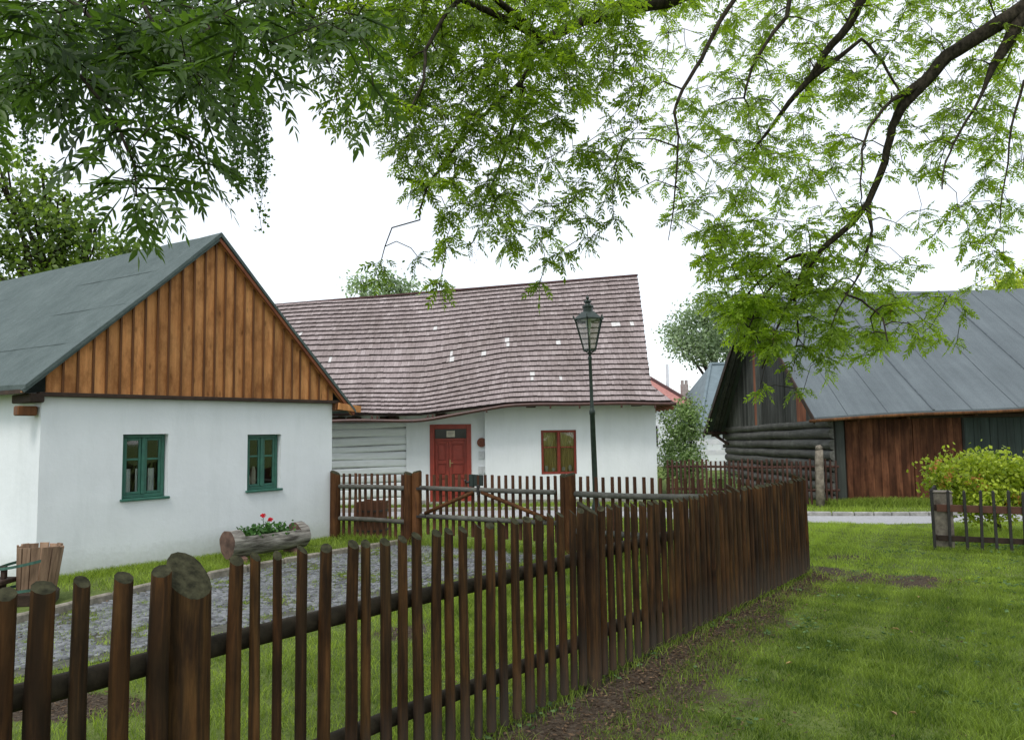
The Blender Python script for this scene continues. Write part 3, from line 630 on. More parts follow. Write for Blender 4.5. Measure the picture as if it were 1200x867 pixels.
# ------------------------------------------------------------------ middle cottage with shingle roof
def mid_cottage():
    t = thing('shingled_cottage', 'long white cottage with a mauve wooden shingle roof and red door', 'cottage', (0, 19, 0))
    XL, XR = -8.6, 3.53; xc = -0.69
    door = (-2.04, -1.07, -0.02, 1.93); win = (0.69, 1.56, 0.70, 1.78)
    w = MB()
    yl, yr = 0.20, 0.0
    w.wall(-2.66, xc, -0.1, 2.5, [door], 0.22, yl, step=0.4, wob=0.008)
    w.wall(xc, XR, -0.1, 2.56, [win], 0.14, yr, step=0.4, wob=0.008)
    w.add([(xc,yr,-.1),(xc,yl,-.1),(xc,yl,2.5),(xc,yr,2.5)], [(0,1,2,3)])
    w.add([(XR,yr,-.1),(XR,6.2,-.1),(XR,6.2,2.56),(XR,yr,2.56)], [(0,1,2,3)])
    w.add([(XL,6.2,-.1),(XR,6.2,-.1),(XR,6.2,2.5),(XL,6.2,2.5)], [(3,2,1,0)])
    w.obj('wall', M['plaster'], t)
    # plinth
    p = MB(); p.bbox((xc-0.02,-0.03,-0.1),(XR+0.03,0.02,0.10),0.01); p.bbox((-2.66,yl-0.03,-0.1),(door[0]-0.14,yl+0.02,0.10),0.01); p.obj('plinth', M['stone'], t)
    # whitewashed log wall on the left
    lg = MB(); z = -0.05
    while z < 2.4:
        h = random.uniform(0.15, 0.24); n = 14; V = []
        for i in range(n+1):
            x = XL+(-2.665-XL)*i/n; sl_ = (x+3.2)*0.018; jz = 0.012*math.sin(x*1.7+z*9)
            for a in range(7):
                an = -math.pi/2+math.pi*a/6; V.append((x, yl+0.055-0.03*abs(math.cos(an))**0.22, z+h/2+sl_+jz+(h/2-0.008)*math.sin(an)))
        lg.add(V, [(i*7+a, (i+1)*7+a, (i+1)*7+a+1, i*7+a+1) for i in range(n) for a in range(6)]); z += h
    lo = lg.obj('log_wall', M['logwhite'], t, smooth=True)
    MB().box((XL, yl+0.053, -0.1), (-2.67, yl+0.15, 2.4)).obj('log_chinking', M['loggap'], t)
    # gable walls high up (boards)
    g = MB(); g.add([(XR-0.02,0.3,2.5),(XR-0.02,6.0,2.5),(XR-0.02,3.3,5.9)], [(0,1,2)]); g.obj('gable_boards', M['oldboard'], t)
    g = MB(); g.add([(XL,0.3,2.3),(XL,6.0,2.3),(XL,3.3,5.3)], [(2,1,0)]); g.obj('gable_boards', M['oldboard'], t)
    # roof surface
    zr = lambda x: 5.56 + (x+6.84)*0.0655 + 0.03*math.sin(x*0.8)
    def S(u):     # smooth step between low left eave and the higher right eave
        a = max(0, min(1, (u+2.25)/2.15)); return 0.55*a+0.45*a*a*(3-2*a)
    def ze(x): return 2.20+0.225*S(x)+0.008*math.sin(x*3)
    ye0 = -0.62; yr0 = 3.35
    def xr(v): return 3.86+(3.42-3.86)*(v/0.13) if v < 0.13 else 3.42+(3.74-3.42)*((v-0.13)/0.87)
    def pt(x, v):
        flat = (1-S(x))
        z = ze(x)+(zr(x)-ze(x))*v - 0.07*math.sin(math.pi*min(1, v*1.6)) - 0.13*flat*math.sin(math.pi*min(1, v/0.55))
        y = ye0+(yr0-ye0)*v
        return Vector((x, y, z + 0.012*math.sin(x*1.1+v*3)))
    sh = MB(); NC = 25; N_ = 0
    spots = [(475,186),(527,262),(522,270),(616,256),(684,224),(686,237),(761,322),(761,334),(838,334),(835,228),(1000,173),(1012,173),(1051,171),(168,272),(83,200)]
    spots = [(320+a/2.5, 310+b/2.5) for a, b in spots]
    def project(p):
        q = p - P0; zz = q.dot(fwd); return CX+F*q.dot(RR)/zz, CY-F*q.dot(UU)/zz
    for k in range(NC):
        v0 = k/NC; v1 = min(1.0, (k+1.15)/NC); x = -8.9
        while x < xr(v0+0.02)-0.02:
            wd = random.choice((0.07,0.085,0.10,0.12)); x1 = min(x+wd, xr(v0+0.02)); j = random.uniform(-0.045,0.035)/NC
            xa1 = min(x1, xr(v1)); xa0 = min(x, xr(v1)-0.01)
            a = pt(x, max(0, v0+j)); b = pt(x1, max(0, v0+j)); c = pt(xa1, v1); d = pt(xa0, v1)
            nrm = (b-a).cross(d-a).normalized(); lift = 0.052+random.uniform(-.004,.006)
            A, B = a+nrm*lift, b+nrm*lift; C_, D_ = c+nrm*0.006, d+nrm*0.006; a2, b2 = a+nrm*0.002, b+nrm*0.002
            wp = project(Vector((0,19,0))+(A+B+C_+D_)/4); mi = 0
            for q in spots:
                if abs(wp[0]-q[0]) < 1.9 and abs(wp[1]-q[1]) < 2.4: mi = 2
            g_ = 0.0015; e = (B-A).normalized()*g_
            base = len(sh.v); sh.v += [tuple(p_) for p_ in (A+e, B-e, C_-e, D_+e, a2+e, b2-e)]
            sh.f += [tuple(base+i for i in f) for f in ((0,1,2,3),)]; sh.mi += [mi]
            sh.f += [tuple(base+i for i in f) for f in ((4,5,1,0),(0,3,4),(1,5,2))]; sh.mi += [1,1,1]
            x = x1
    so_ = sh.obj('roof_shingles', [M['shingle'], M['shingleedge'], M['patch']], t)
    # roof underlay and back slope
    ul = MB(); n = 40
    V = []
    for i in range(n+1):
        for v in (0, 0.13, 0.3, 0.6, 1.0):
            x = -8.9+(xr(v)+8.9)*i/n; V.append(pt(x, v)-Vector((0,0,0.02)))
    ul.add(V, [(i*5+j, (i+1)*5+j, (i+1)*5+j+1, i*5+j+1) for i in range(n) for j in range(4)])
    ul.add([(-8.9,3.36,zr(-8.9)-.02),(3.74,3.36,zr(3.74)-.02),(3.8,7.0,2.5),(-8.9,7.0,2.1)], [(3,2,1,0)])
    ul.obj('roof_deck', M['darkwood'], t)
    MB().beam(pt(-8.9,1.0)+Vector((0,0,0.03)), pt(3.74,1.0)+Vector((0,0,0.03)), 0.14, 0.05).obj('ridge_board', M['ridge'], t)
    # side skirt roof at the right gable with rafters
    sk = MB(); a = pt(3.86,0); b = pt(3.42,0.13)
    sk.add([a, b, Vector((3.42,6.4,b.z)), Vector((3.90,6.8,a.z))], [(0,3,2,1)])
    sk.add([a-Vector((0,0,.04)), b-Vector((0,0,.04)), Vector((3.42,6.4,b.z-.04)), Vector((3.90,6.8,a.z-.04))], [(0,1,2,3)])
    sk.obj('skirt_roof', M['shingle'], t)
    rf = MB()
    for k in range(11): y = ye0+0.25+k*0.55; rf.beam((3.4,y,2.40+0.08),(3.90,y,2.24+0.02),0.07,0.09)
    rf.beam((XR+.02,0.0,2.36),(XR+.02,6,2.36),0.10,0.12)
    rf.obj('rafters', M['rafterwood'], t)
    # beam ends under the front eave
    for x in (-4.3,-3.9,-3.1,-2.95,-1.75,0.45,3.05):
        z = 2.11+0.26*S(x); MB().bbox((x-0.12,-0.42 if x<xc else -0.3,z-0.03),(x+0.12,0.25,z+0.06),0.01).obj('beam_end', M['darkwood'], t)
    # gutter + brackets
    gp = [pt(x, 0)+Vector((0,-0.05,-0.045)) for x in np.linspace(-5.5, 3.9, 40)]; gp = [p_-Vector((0,0,0.10*(1-S(p_.x)))) for p_ in gp]
    mb = MB(); mb.tube(gp, 0.042, 8); g = mb.obj('gutter', M['gutter'], t, smooth=True)
    for x in (-3.35,-3.22,-2.02,-1.9,-0.62,0.9,1.6,2.6,3.4):
        p_ = pt(x,0); MB().bbox((x-0.02,p_.y-0.08,p_.z-0.15),(x+0.02,p_.y-0.04,p_.z-0.03),0.005).obj('gutter_hook', M['gutter'], g)
    # door
    dx0, dx1, dz0, dz1 = door; y = yl
    fr = MB(); fwid = 0.115; yo = y-0.025
    fr.bbox((dx0-0.03,yo,dz0),(dx0+fwid-.03,y+0.14,dz1+0.03)); fr.bbox((dx1-fwid+.03,yo,dz0),(dx1+.03,y+0.14,dz1+0.03)); fr.bbox((dx0+fwid-.029,yo,dz1-fwid+.03),(dx1-fwid+.029,y+0.14,dz1+0.03)); 
    dz = dz1-0.34; fr.bbox((dx0+fwid-.029,y+0.05,dz-0.03),(dx1-fwid+.029,y+0.12,dz+0.02))
    d_ = fr.obj('door', M['red'], t)
    ia, ib = dx0+fwid-.028, dx1-fwid+.028; im = ia+(ib-ia)*0.44
    for a, b in ((ia, im-.003), (im+.003, ib)):
        lf = MB(); yb = y+0.085; s = 0.065; z0 = 0.03; zt_ = dz-0.032
        lf.box((a,yb+.02,z0),(b,yb+.04,zt_))
        lf.bbox((a,yb-.008,z0),(a+s,yb+.019,zt_),.005); lf.bbox((b-s,yb-.008,z0),(b,yb+.019,zt_),.005)
        for q0, q1 in ((z0,z0+.14),(0.62,0.70),(0.98,1.05),(zt_-.08,zt_)): lf.bbox((a+s+.001,yb-.008,q0),(b-s-.001,yb+.019,q1),.005)
        for q0, q1 in ((z0+.17,0.59),(0.73,0.95),(1.08,zt_-.11)): lf.bbox((a+s+.03,yb-.002,q0),(b-s-.03,yb+.0195,q1),.012)
        L_ = lf.obj('door_leaf', M['red'], d_)
    hn = MB(); hn.bbox((im+.012,y+0.066,0.90),(im+.042,y+0.075,1.08),.002); hn.tube([(im+.027,y+.07,1.0),(im+.027,y+.03,1.0),(im+.10,y+.03,1.0)],0.009,6); hn.obj('door_handle', M['brass'], d_)
    MB().box((ia,y+.1,dz+.022),(ib,y+.104,dz1-fwid+.028)).obj('transom_pane', M['darkglass'], d_)
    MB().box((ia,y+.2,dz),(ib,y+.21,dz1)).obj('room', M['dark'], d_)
    n_ = MB(); n_.box((-1.66,y+.062,1.645),(-1.45,y+.07,1.80)); n_ = n_.obj('notice', M['paper'], d_)
    MB().box((-1.63,y+.058,1.74),(-1.48,y+.061,1.755)).box((-1.62,y+.058,1.70),(-1.5,y+.061,1.71)).obj('notice_lines', M['ink'], d_)
    MB().bbox((dx0-.15,-0.15,-0.05),(dx1+.15,yl+.02,0.06),.015).obj('door_step', M['stone'], t)
    # window
    a, b, c, d = win
    wn = window_part(t, a+.006, b-.006, c+.006, d-.006, yr+0.02, M['redwin'], False, hbar=0.62, fw=0.034, cs=0.018)
    mm = MB(); n = 48; V = [(a+.03+(b-a-.06)*k/n, yr+0.125+0.014*math.sin(k*1.5), z) for k in range(n+1) for z in (c+.02, d-.02)]
    mm.add(V, [(k*2, k*2+2, k*2+3, k*2+1) for k in range(n)]).obj('curtain', M['curtain'], wn)
    for x, hh in ((a+.13,.13),(b-.16,.14),(b-.32,.1),(a+.3,.08)):
        MB().lathe([(.03,0),(.045,hh*.6),(.03,hh)], 10, (x, yr+0.085, c+.075)).obj('flower_pot', M['paper'], wn)
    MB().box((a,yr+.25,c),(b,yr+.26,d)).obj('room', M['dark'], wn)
    # chimney
    ch = MB(); ch.bbox((-2.0,3.9,4.8),(-1.45,4.4,6.0),.01); ch.bbox((-2.05,3.84,6.0),(-1.40,4.46,6.07),.01); ch.obj('chimney', M['redtile'], t)
    # plaque + plates on the wall
    pl = thing('wall_plaque', 'round carved brown plaque on the white wall right of the red door', 'plaque', (-0.78, 19.17, 1.50))
    k = MB().tube([(0,0.02,0),(0,-0.02,0)], 0.115, 20).obj('disc', M['plaque'], pl)
    r = MB(); 
    for q in range(10):
        an = q*math.pi/5; r.tube([(0.085*math.cos(an),-0.02,0.085*math.sin(an)),(0.085*math.cos(an),-0.036,0.085*math.sin(an))],0.018,8)
    r.tube([(0,-0.02,0),(0,-0.045,0)],0.045,12); r.obj('relief', M['plaque'], pl)
    for nm, x0, z0, w_, h_, lb in (('information_plate', -0.86, 1.10, .15, .19, 'upper small grey plate under the round plaque'), ('information_plate', -0.87, 0.74, .19, .17, 'lower small white plate on the wall, nearest the gate board')):
        s_ = thing(nm, lb, 'plate', (x0, 19.18, z0), group='plates beside the red door')
        MB().bbox((0,-0.012,0),(w_,0.02,h_),.003).obj('plate', M['plate'], s_)
        ln = MB()
        for q in range(4): ln.box((0.02,-0.015,h_-.035-q*.035),(w_-.02-random.uniform(0,.04),-0.0125,h_-.025-q*.035))
        ln.obj('text_lines', M['ink2'], s_)
M['loggap'] = plain('log_gap_lime', (0.30,0.31,0.30), (0.16,0.165,0.16), 8, 0.9)  # darker grey joint between the whitewashed logs
M['ridge'] = plain('ridge_board_wood', (0.09,0.035,0.032), (0.05,0.02,0.02), 8, 0.7)
M['rafterwood'] = wood('red_brown_rafter_wood', [(0.3,(0.08,0.03,0.015)),(0.6,(0.18,0.07,0.035)),(0.85,(0.27,0.12,0.06))], (6,6,6), 0.7)
M['brass'] = plain('dull_brass', (0.5,0.4,0.2), (0.35,0.27,0.12), 20, 0.35, metal=0.8)
M['plate'] = plain('pale_grey_plate', (0.62,0.64,0.65), (0.55,0.57,0.58), 6, 0.5)
M['ink2'] = plain('grey_print', (0.42,0.43,0.44), (0.35,0.36,0.37), 20, 0.7)
mid_cottage()

# ------------------------------------------------------------------ barn
M['postdark'] = wood('dark_grey_post', [(0.3,(0.02,0.023,0.02)),(0.6,(0.05,0.056,0.05)),(0.85,(0.10,0.105,0.095))], (14,14,1), 0.8)
def barn():
    t = thing('log_barn', 'dark log barn with a grey felt roof and rust brown double doors', 'barn', (0, 17.4, 0))
    XW, XE = 7.16, 21.0; D = 8.3
    zt = lambda y: 1.98-0.022*y
    # log gable wall (faces -x); local coords: y back
    lg = MB(); z = 0.0; k = 0
    while z < 1.95:
        h = 0.245*random.uniform(.92,1.08); n = 16; V = []; r = h/2-0.006
        for i in range(n+1):
            y = -0.12+(D+0.25)*i/n; rr = r*(1.02+0.06*math.sin(y*1.7+k*2)); zz = (z+h/2)*(1-0.018*y/1.0*0.55)+0.008*math.sin(y*2+k)
            for a in range(9):
                an = -math.pi*0.5+math.pi*a/8; V.append((XW+0.03-r*1.0*math.cos(an), y, zz+rr*math.sin(an)))
        lg.add(V, [(i*9+a, i*9+a+1, (i+1)*9+a+1, (i+1)*9+a) for i in range(n) for a in range(8)])
        lg.add([V[a] for a in range(9)], [tuple(range(9))]); z += h; k += 1
    lg.obj('log_wall', M['log'], t, smooth=True)
    MB().box((XW+0.04,-0.08,-0.1),(XW+0.2,D,1.95)).obj('wall_core', M['dark'], t)
    # gable boards
    apx = 4.15; ridge = 5.33
    def top(y): return 1.95+(ridge-1.95)*(y+0.35)/(apx+0.35) if y < apx else 1.72+(ridge-1.72)*(D+0.45-y)/(D+0.45-apx)
    gb = MB(); rb = MB(); y = -0.12; i = 0
    while y < D+0.1:
        w = random.uniform(0.15,0.24); y1 = min(y+w, D+0.12); zb = 1.93-0.017*y
        red = i in (1,4,7,8,9,26); tgt = rb if red else gb
        z0, z1 = top(y)-0.1, top(y1)-0.1
        dx = random.uniform(0,0.012)
        if max(z0, z1) > zb+0.05:
            P = [(y,zb),(y1-.004,zb),(y1-.004,max(zb+.01,z1)),(y,max(zb+.01,z0))]
            n = 4; V = [(XW-0.055-dx, a, b) for a, b in P]+[(XW-0.02, a, b) for a, b in P]
            if red: tgt = MB()
            tgt.add(V, [(3,2,1,0),(4,5,6,7)]+[(q,(q+1)%4,(q+1)%4+4,q+4) for q in range(4)])
            if red: tgt.obj('bare_gable_board', M['redboard'], t)
        y = y1; i += 1
    gb.obj('gable_boards', M['oldboard'], t)
    MB().box((XW-0.018,-0.1,1.9),(XW+0.1,D,2.0)).obj('gable_beam', M['log'], t)
    # front: corner post, doors, green boards
    MB().bbox((XW+0.08,-0.10,0),(XW+0.27,0.10,1.93),.012).obj('corner_post', M['postdark'], t)
    MB().bbox((XW+0.271,-0.0,0.02),(XW+0.33,0.10,1.93),.005).obj('door_jamb', M['dark'], t)
    dx = (7.50, 9.02, 10.13) 
    for a, b in ((dx[0], dx[1]-.008), (dx[1]+.008, dx[2])):
        mb = MB(); x = a
        while x < b-0.02:
            w = random.uniform(.13,.19); x1 = min(x+w, b); 
            if b-x1 < 0.05: x1 = b
            mb.bbox((x,0.0-random.uniform(0,.006),0.05+random.uniform(0,.02)),(x1-.002,0.035,1.95+0.03*(x-7)/3),.004); x = x1
        mb.obj('barn_door', M['barndoor'], t)
    mb = MB(); x = 10.2
    while x < XE-0.1:
        w = random.uniform(.15,.22); mb.bbox((x,0.02-random.uniform(0,.01),0.05),(x+w-.004,0.06,2.2),.004); x += w
    mb.obj('green_boarding', M['greenboard'], t)
    MB().bbox((10.135,-0.01,0),(10.19,0.1,2.05),.005).obj('door_post', M['dark'], t)
    MB().bbox((7.3,-0.04,-0.1),(XE,0.1,0.045),.02).obj('sill_beam', M['darkwood'], t)
    b = MB(); b.box((7.35,0.12,0),(XE,0.2,2.1)); b.box((XE,0.1,0),(XE+.1,D,2.1)); b.box((7.4,D-.1,0),(XE,D,1.8)); b.obj('inner_wall', M['dark'], t)
    # roof
    rf = MB(); x0 = 6.62; ez = lambda x: 1.985+0.037*(x-6.6)
    ry = 4.15; rzf = lambda x: 5.53+0.0075*(x-6.9)
    def front(x, v, up=0): 
        sag = 0.07*math.sin(math.pi*v)+0.015*math.sin(x*1.3+v*4)
        z = ez(x)+(rzf(x)-ez(x))*v-sag; xx = x+(0.06*v if x < 6.7 else 0)
        return Vector((xx, -0.52+(ry+0.52)*v, z+up))
    n = 60; mS = 10; V = []
    for lay in (0, -0.06):
        for i in range(n+1):
            x = x0+(XE+.5-x0)*i/n
            for j in range(mS+1): V.append(front(x, j/mS, lay))
    q = (n+1)*(mS+1); g = lambda l,i,j: l*q+i*(mS+1)+j; Fs = []
    for i in range(n):
        for j in range(mS): Fs += [(g(0,i,j),g(0,i+1,j),g(0,i+1,j+1),g(0,i,j+1)), (g(1,i,j),g(1,i,j+1),g(1,i+1,j+1),g(1,i+1,j))]
        Fs += [(g(0,i,0),g(1,i,0),g(1,i+1,0),g(0,i+1,0))]
    for j in range(mS): Fs += [(g(0,0,j),g(0,0,j+1),g(1,0,j+1),g(1,0,j))]
    rf.add(V, Fs)
    bx = lambda v: 6.68-0.28*v
    rf.add([(bx(0),ry,5.53),(XE+.5,ry,5.62),(XE+.5,D+.55,1.9),(bx(1),D+.3,1.62),(bx(0),ry,5.46),(XE+.5,ry,5.55),(XE+.5,D+.55,1.83),(bx(1),D+.3,1.55)], [(3,2,1,0),(4,5,6,7),(0,4,7,3),(2,3,7,6)])
    ro = rf.obj('roof', M['tar_barn'], t); smooth_angle(ro, 30)
    # seams running down the slope
    x = 7.35; k = 0
    while x < XE:
        s = MB(); pts = [front(x+0.02*math.sin(v*5+k), v, 0.006) for v in np.linspace(0.0,1,9)]
        big = k % 3 == 2
        s.tube(pts, 0.026 if big else 0.008, 6); s.obj('felt_seam', M['tar_seam'], ro); x += random.uniform(0.85,1.05); k += 1
    # verge boards, fascia pole
    vb = MB(); vb.beam(front(x0,0,-.10)+Vector((-.0,0,0)), front(x0,1,-.10), 0.035, 0.12); vb.beam((6.69,ry,5.40),(6.42,D+.3,1.50),0.035,0.14); vb.obj('verge_board', M['darkwood'], t)
    sf = MB()
    for q_ in range(2): 
        xx = 6.72+q_*0.15; sf.beam((xx,ry,5.36),(xx,D+.2,1.5),0.13,0.02)
    sf.obj('soffit', M['oldboard'], t)
    f = MB(); f.tube([front(x,0,-.075)+Vector((0,-.01,0)) for x in np.linspace(6.5, XE, 30)], 0.035, 8); f.obj('eave_pole', M['fencewood'], t, smooth=True)
    for x in (7.6,8.7,10.2,11.4,12.6): MB().bbox((x-.03,-.48,ez(x)-.15),(x+.03,0.1,ez(x)-.085),.008).obj('rafter_end', M['fencewood'], t)
    MB().bbox((6.9,-0.06,1.93),(XE,0.06,2.02),.01).obj('wall_plate', M['darkwood'], t)
    br = MB(); br.beam((XW-.1,D-.4,1.25),(6.6,D+.1,1.66),0.08,0.08); br.beam((6.5,D-.1,1.62),(XW,D-.1,1.62),.09,.09); br.obj('eave_brace', M['darkwood'], t)
M['tar_seam'] = plain('felt_seam', (0.105,0.125,0.137), (0.07,0.085,0.095), 10, 0.8)
barn()

# ------------------------------------------------------------------ fences
def picket_mesh(name, h, r, mats, slant=0.25, n=10, half=False):
    mb = MB(); V = []; lv = [0, 0.02, h*0.35, h*0.7, h]
    rr = [r*1.0, r*1.05, r*1.02, r*0.98, r*0.92]; cx = [0, 0, random.uniform(-.004,.004), random.uniform(-.005,.005), 0]
    for i, z in enumerate(lv):
        for k in range(n):
            a = 2*math.pi*k/n; x = rr[i]*math.cos(a)*random.uniform(.96,1.04)+cx[i]; y = rr[i]*math.sin(a)*(0.85 if half else 1)
            V.append((x, y, z + (y*slant*2.0 if i == 4 else 0) + (random.uniform(-.001,.001) if i == 4 else 0)))
    Fs = [(i*n+k, i*n+(k+1) % n, (i+1)*n+(k+1) % n, (i+1)*n+k) for i in range(4) for k in range(n)]
    mb.add(V, Fs, 0); mb.add([V[4*n+k] for k in range(n)], [tuple(range(n))], 1)
    me = mb.mesh(name, mats)
    me.polygons.foreach_set('use_smooth', [True]*(4*n)+[False]); me.update()
    return me
def post_mesh(name, h, r, mats, dirv, rise, n=18, rnd=False):
    """round post with an oblique sawn top, dirv = horizontal direction towards the high side"""
    V = []; lv = [-0.1, 0.25*h, 0.6*h, h-rise-0.03, h-rise]; N = len(lv)
    for i, z in enumerate(lv):
        for k in range(n):
            a = 2*math.pi*k/n; q = r*(1.04-0.06*z/h)*(1+0.03*math.sin(a*3+1)+0.02*math.sin(a*5)); x = q*math.cos(a); y = q*math.sin(a)
            s = (x*dirv[0]+y*dirv[1])/r
            V.append((x, y, z + (rise*(s+1)/2*2 if i == N-1 else (rise*(s+1)/2*1.6 if i == N-2 else 0)) - (rise*0.4 if i >= N-2 else 0)))
    mb = MB(); mb.add(V, [(i*n+k, i*n+(k+1) % n, (i+1)*n+(k+1) % n, (i+1)*n+k) for i in range(N-1) for k in range(n)], 0)
    ins = [Vector(V[(N-1)*n+k]) for k in range(n)]; c = sum(ins, Vector())/n
    ring = [c+(p-c)*(0.72 if rnd else 0.9)+Vector((0,0,0.006 + (0.02 if rnd else 0))) for p in ins]
    b = len(mb.v); mb.v += [tuple(p) for p in ins]+[tuple(p) for p in ring]
    for k in range(n): mb.f.append((b+k, b+(k+1) % n, b+n+(k+1) % n, b+n+k)); mb.mi.append(1)
    mb.f.append(tuple(b+n+k for k in range(n))); mb.mi.append(1)
    me = mb.mesh(name, mats); me.polygons.foreach_set('use_smooth', [True]*((N-1)*n)+[True]*n+[False]); me.update(); return me
def link(name, me, parent, loc, rz=0, tilt=None):
    o = bpy.data.objects.new(name, me); col.objects.link(o); o.parent = parent; o.location = loc; o.rotation_euler = (tilt[0] if tilt else 0, tilt[1] if tilt else 0, rz); return o
def picket_fence(name, label, A, D, svals, tops, radii, mats, rails, railmat, posts=(), facing=1, postm=None, group=None, z0=0.05, rot=None, railr=0.04, meshes=10, half=True, slant=0.35):
    """facing=+1: pickets on the lawn side of the rails (normal = D rotated clockwise)"""
    t = thing(name, label, 'fence', (A.x, A.y, 0), 0, group); Nn = Vector((D.y, -D.x)); rz = math.atan2(D.y, D.x)
    pool = [picket_mesh('picket', 1.0, 0.03, mats, slant, half=half) for _ in range(meshes)]
    for s, tz, r in zip(svals, tops, radii):
        p = D*s + Nn*(railr*0.95*facing); o = link('picket', random.choice(pool), t, (p.x, p.y, z0), (rz+random.gauss(0,.45)) if facing > 0 else rz+math.pi, (random.gauss(0,.005), random.gauss(0,.0055)))
        o.scale = (r/0.03, r/0.03, tz-z0)
    for (zz, sa, sb) in rails:
        n = 14; pts = []; 
        for i in range(n+1):
            s = sa+(sb-sa)*i/n; p = D*s - Nn*(railr*facing*0.9); pts.append((p.x, p.y, zz(s)+0.01*math.sin(s*2.1)))
        MB().tube(pts, [railr*random.uniform(.93,1.05) for _ in pts], 10).obj('rail', railmat, t, smooth=True)
    for (s, off, me) in posts:
        p = D*s + Nn*off; link('post', me, t, (p.x, p.y, 0), random.uniform(-.1,.1)*0, (0, 0))
    return t
pm = [M['picket'], M['cut']]
meas = [(-3.623,1.245,.035),(-3.513,1.249,.043),(-3.384,1.249,.031),(-3.247,1.242,.037),(-3.106,1.243,.039),(-2.786,1.237,.032),(-2.677,1.240,.025),(-2.570,1.229,.021),(-2.449,1.240,.029),(-2.325,1.228,.029),(-2.168,1.228,.030),(-2.072,1.220,.026),(-1.937,1.212,.030),(-1.824,1.212,.028),(-1.707,1.216,.031),(-1.577,1.215,.030),(-1.468,1.212,.029),(-1.347,1.208,.030),(-1.235,1.215,.028),(-1.120,1.208,.029),(-0.999,1.211,.030),(-0.873,1.209,.029),(-0.741,1.206,.031),(-0.622,1.205,.028),(-0.498,1.205,.030),(-0.360,1.203,.032),(-0.246,1.204,.028),(-0.135,1.207,.030),(0.14,1.197,.030),(0.265,1.196,.030),(0.395,1.196,.031),(0.515,1.188,.028),(0.645,1.184,.030),(0.77,1.180,.029),(0.885,1.176,.030),(1.005,1.173,.029),(1.135,1.170,.030)]
s = -3.75
while s > -5.6: meas.insert(0, (s, 1.25, random.uniform(.028,.036))); s -= random.uniform(.11,.14)
s = 1.25
while s < 4.95: meas.append((s, 1.158-0.005*(s-1.2)+random.uniform(-.008,.008), random.uniform(.028,.033))); s += random.uniform(.098,.114)
# slanted post tops: cut face towards the camera's right
near_post = post_mesh('post', 1.235, 0.086, pm, (-0.80,0.60), 0.085)
near_post2 = post_mesh('post', 1.225, 0.075, pm, (-0.92,0.2), 0.05)
near_post3 = post_mesh('post', 1.17, 0.07, pm, (-0.92,0.2), 0.04)
picket_fence('picket_fence', 'long dark brown picket fence running from the near left across the lawn', NA, ND, [a[0] for a in meas], [a[1] for a in meas], [a[2] for a in meas], pm,
    [(lambda s: 0.865-0.008*s, -5.7, 4.9), (lambda s: 0.30-0.004*s, -5.7, 4.9)], M['rail'],
    [(-2.965, 0.0, near_post), (0.03, 0.0, near_post2), (2.95, -0.08, near_post3), (4.98, -0.06, near_post3)], 1, railr=0.043)

fm = [M['farpicket'], M['cut']]; om = [M['fencewood'], M['cut']]
FL = (CORNER-FA).length
def s_at(px):    # distance along gate fence for an image column
    k = (px-CX)/F; # x = k*y approx with roll ignored
    return (k*FA.y*1.0-FA.x)/(FD.x-k*FD.y)
g0, g1 = s_at(493), s_at(650)
gp_l = post_mesh('post', 1.12, 0.075, om, (-0.9,0.3), 0.022, rnd=True); gp_r = post_mesh('post', 1.14, 0.078, om, (0.9,0.1), 0.022, rnd=True)
gp_e = post_mesh('post', 1.12, 0.085, om, (-0.95,0.1), 0.035, rnd=True)
def prange(a, b, st, jit=.01):
    o = []; s = a
    while s < b: o.append(s); s += st+random.uniform(-jit, jit)
    return o
a_ = prange(0.16, s_at(478), 0.118)
picket_fence('picket_fence', 'short brown picket fence section between the white cottage corner and the gate', FA, FD, a_, [1.10+random.uniform(-.008,.008) for _ in a_], [0.026]*len(a_), fm,
    [(lambda s: 0.885, 0.0, s_at(480)), (lambda s: 0.36, 0.0, s_at(480))], M['greyrail'], [(0.05, 0.05, gp_e), (s_at(479.5), 0.04, gp_l)], -1, group='fences round the yard', railr=0.038, z0=0.06, slant=0.05)
a_ = prange(s_at(676), FL-0.05, 0.118)
picket_fence('picket_fence', 'brown picket fence with grey rails between the gate and the far yard corner', FA, FD, a_, [1.115+random.uniform(-.008,.008) for _ in a_], [0.027]*len(a_), fm,
    [(lambda s: 0.875, s_at(670), FL-.1), (lambda s: 0.36, s_at(670), FL-.1)], M['greyrail'], [(s_at(667), 0.04, gp_r)], -1, group='fences round the yard', railr=0.042, z0=0.06, slant=0.05)
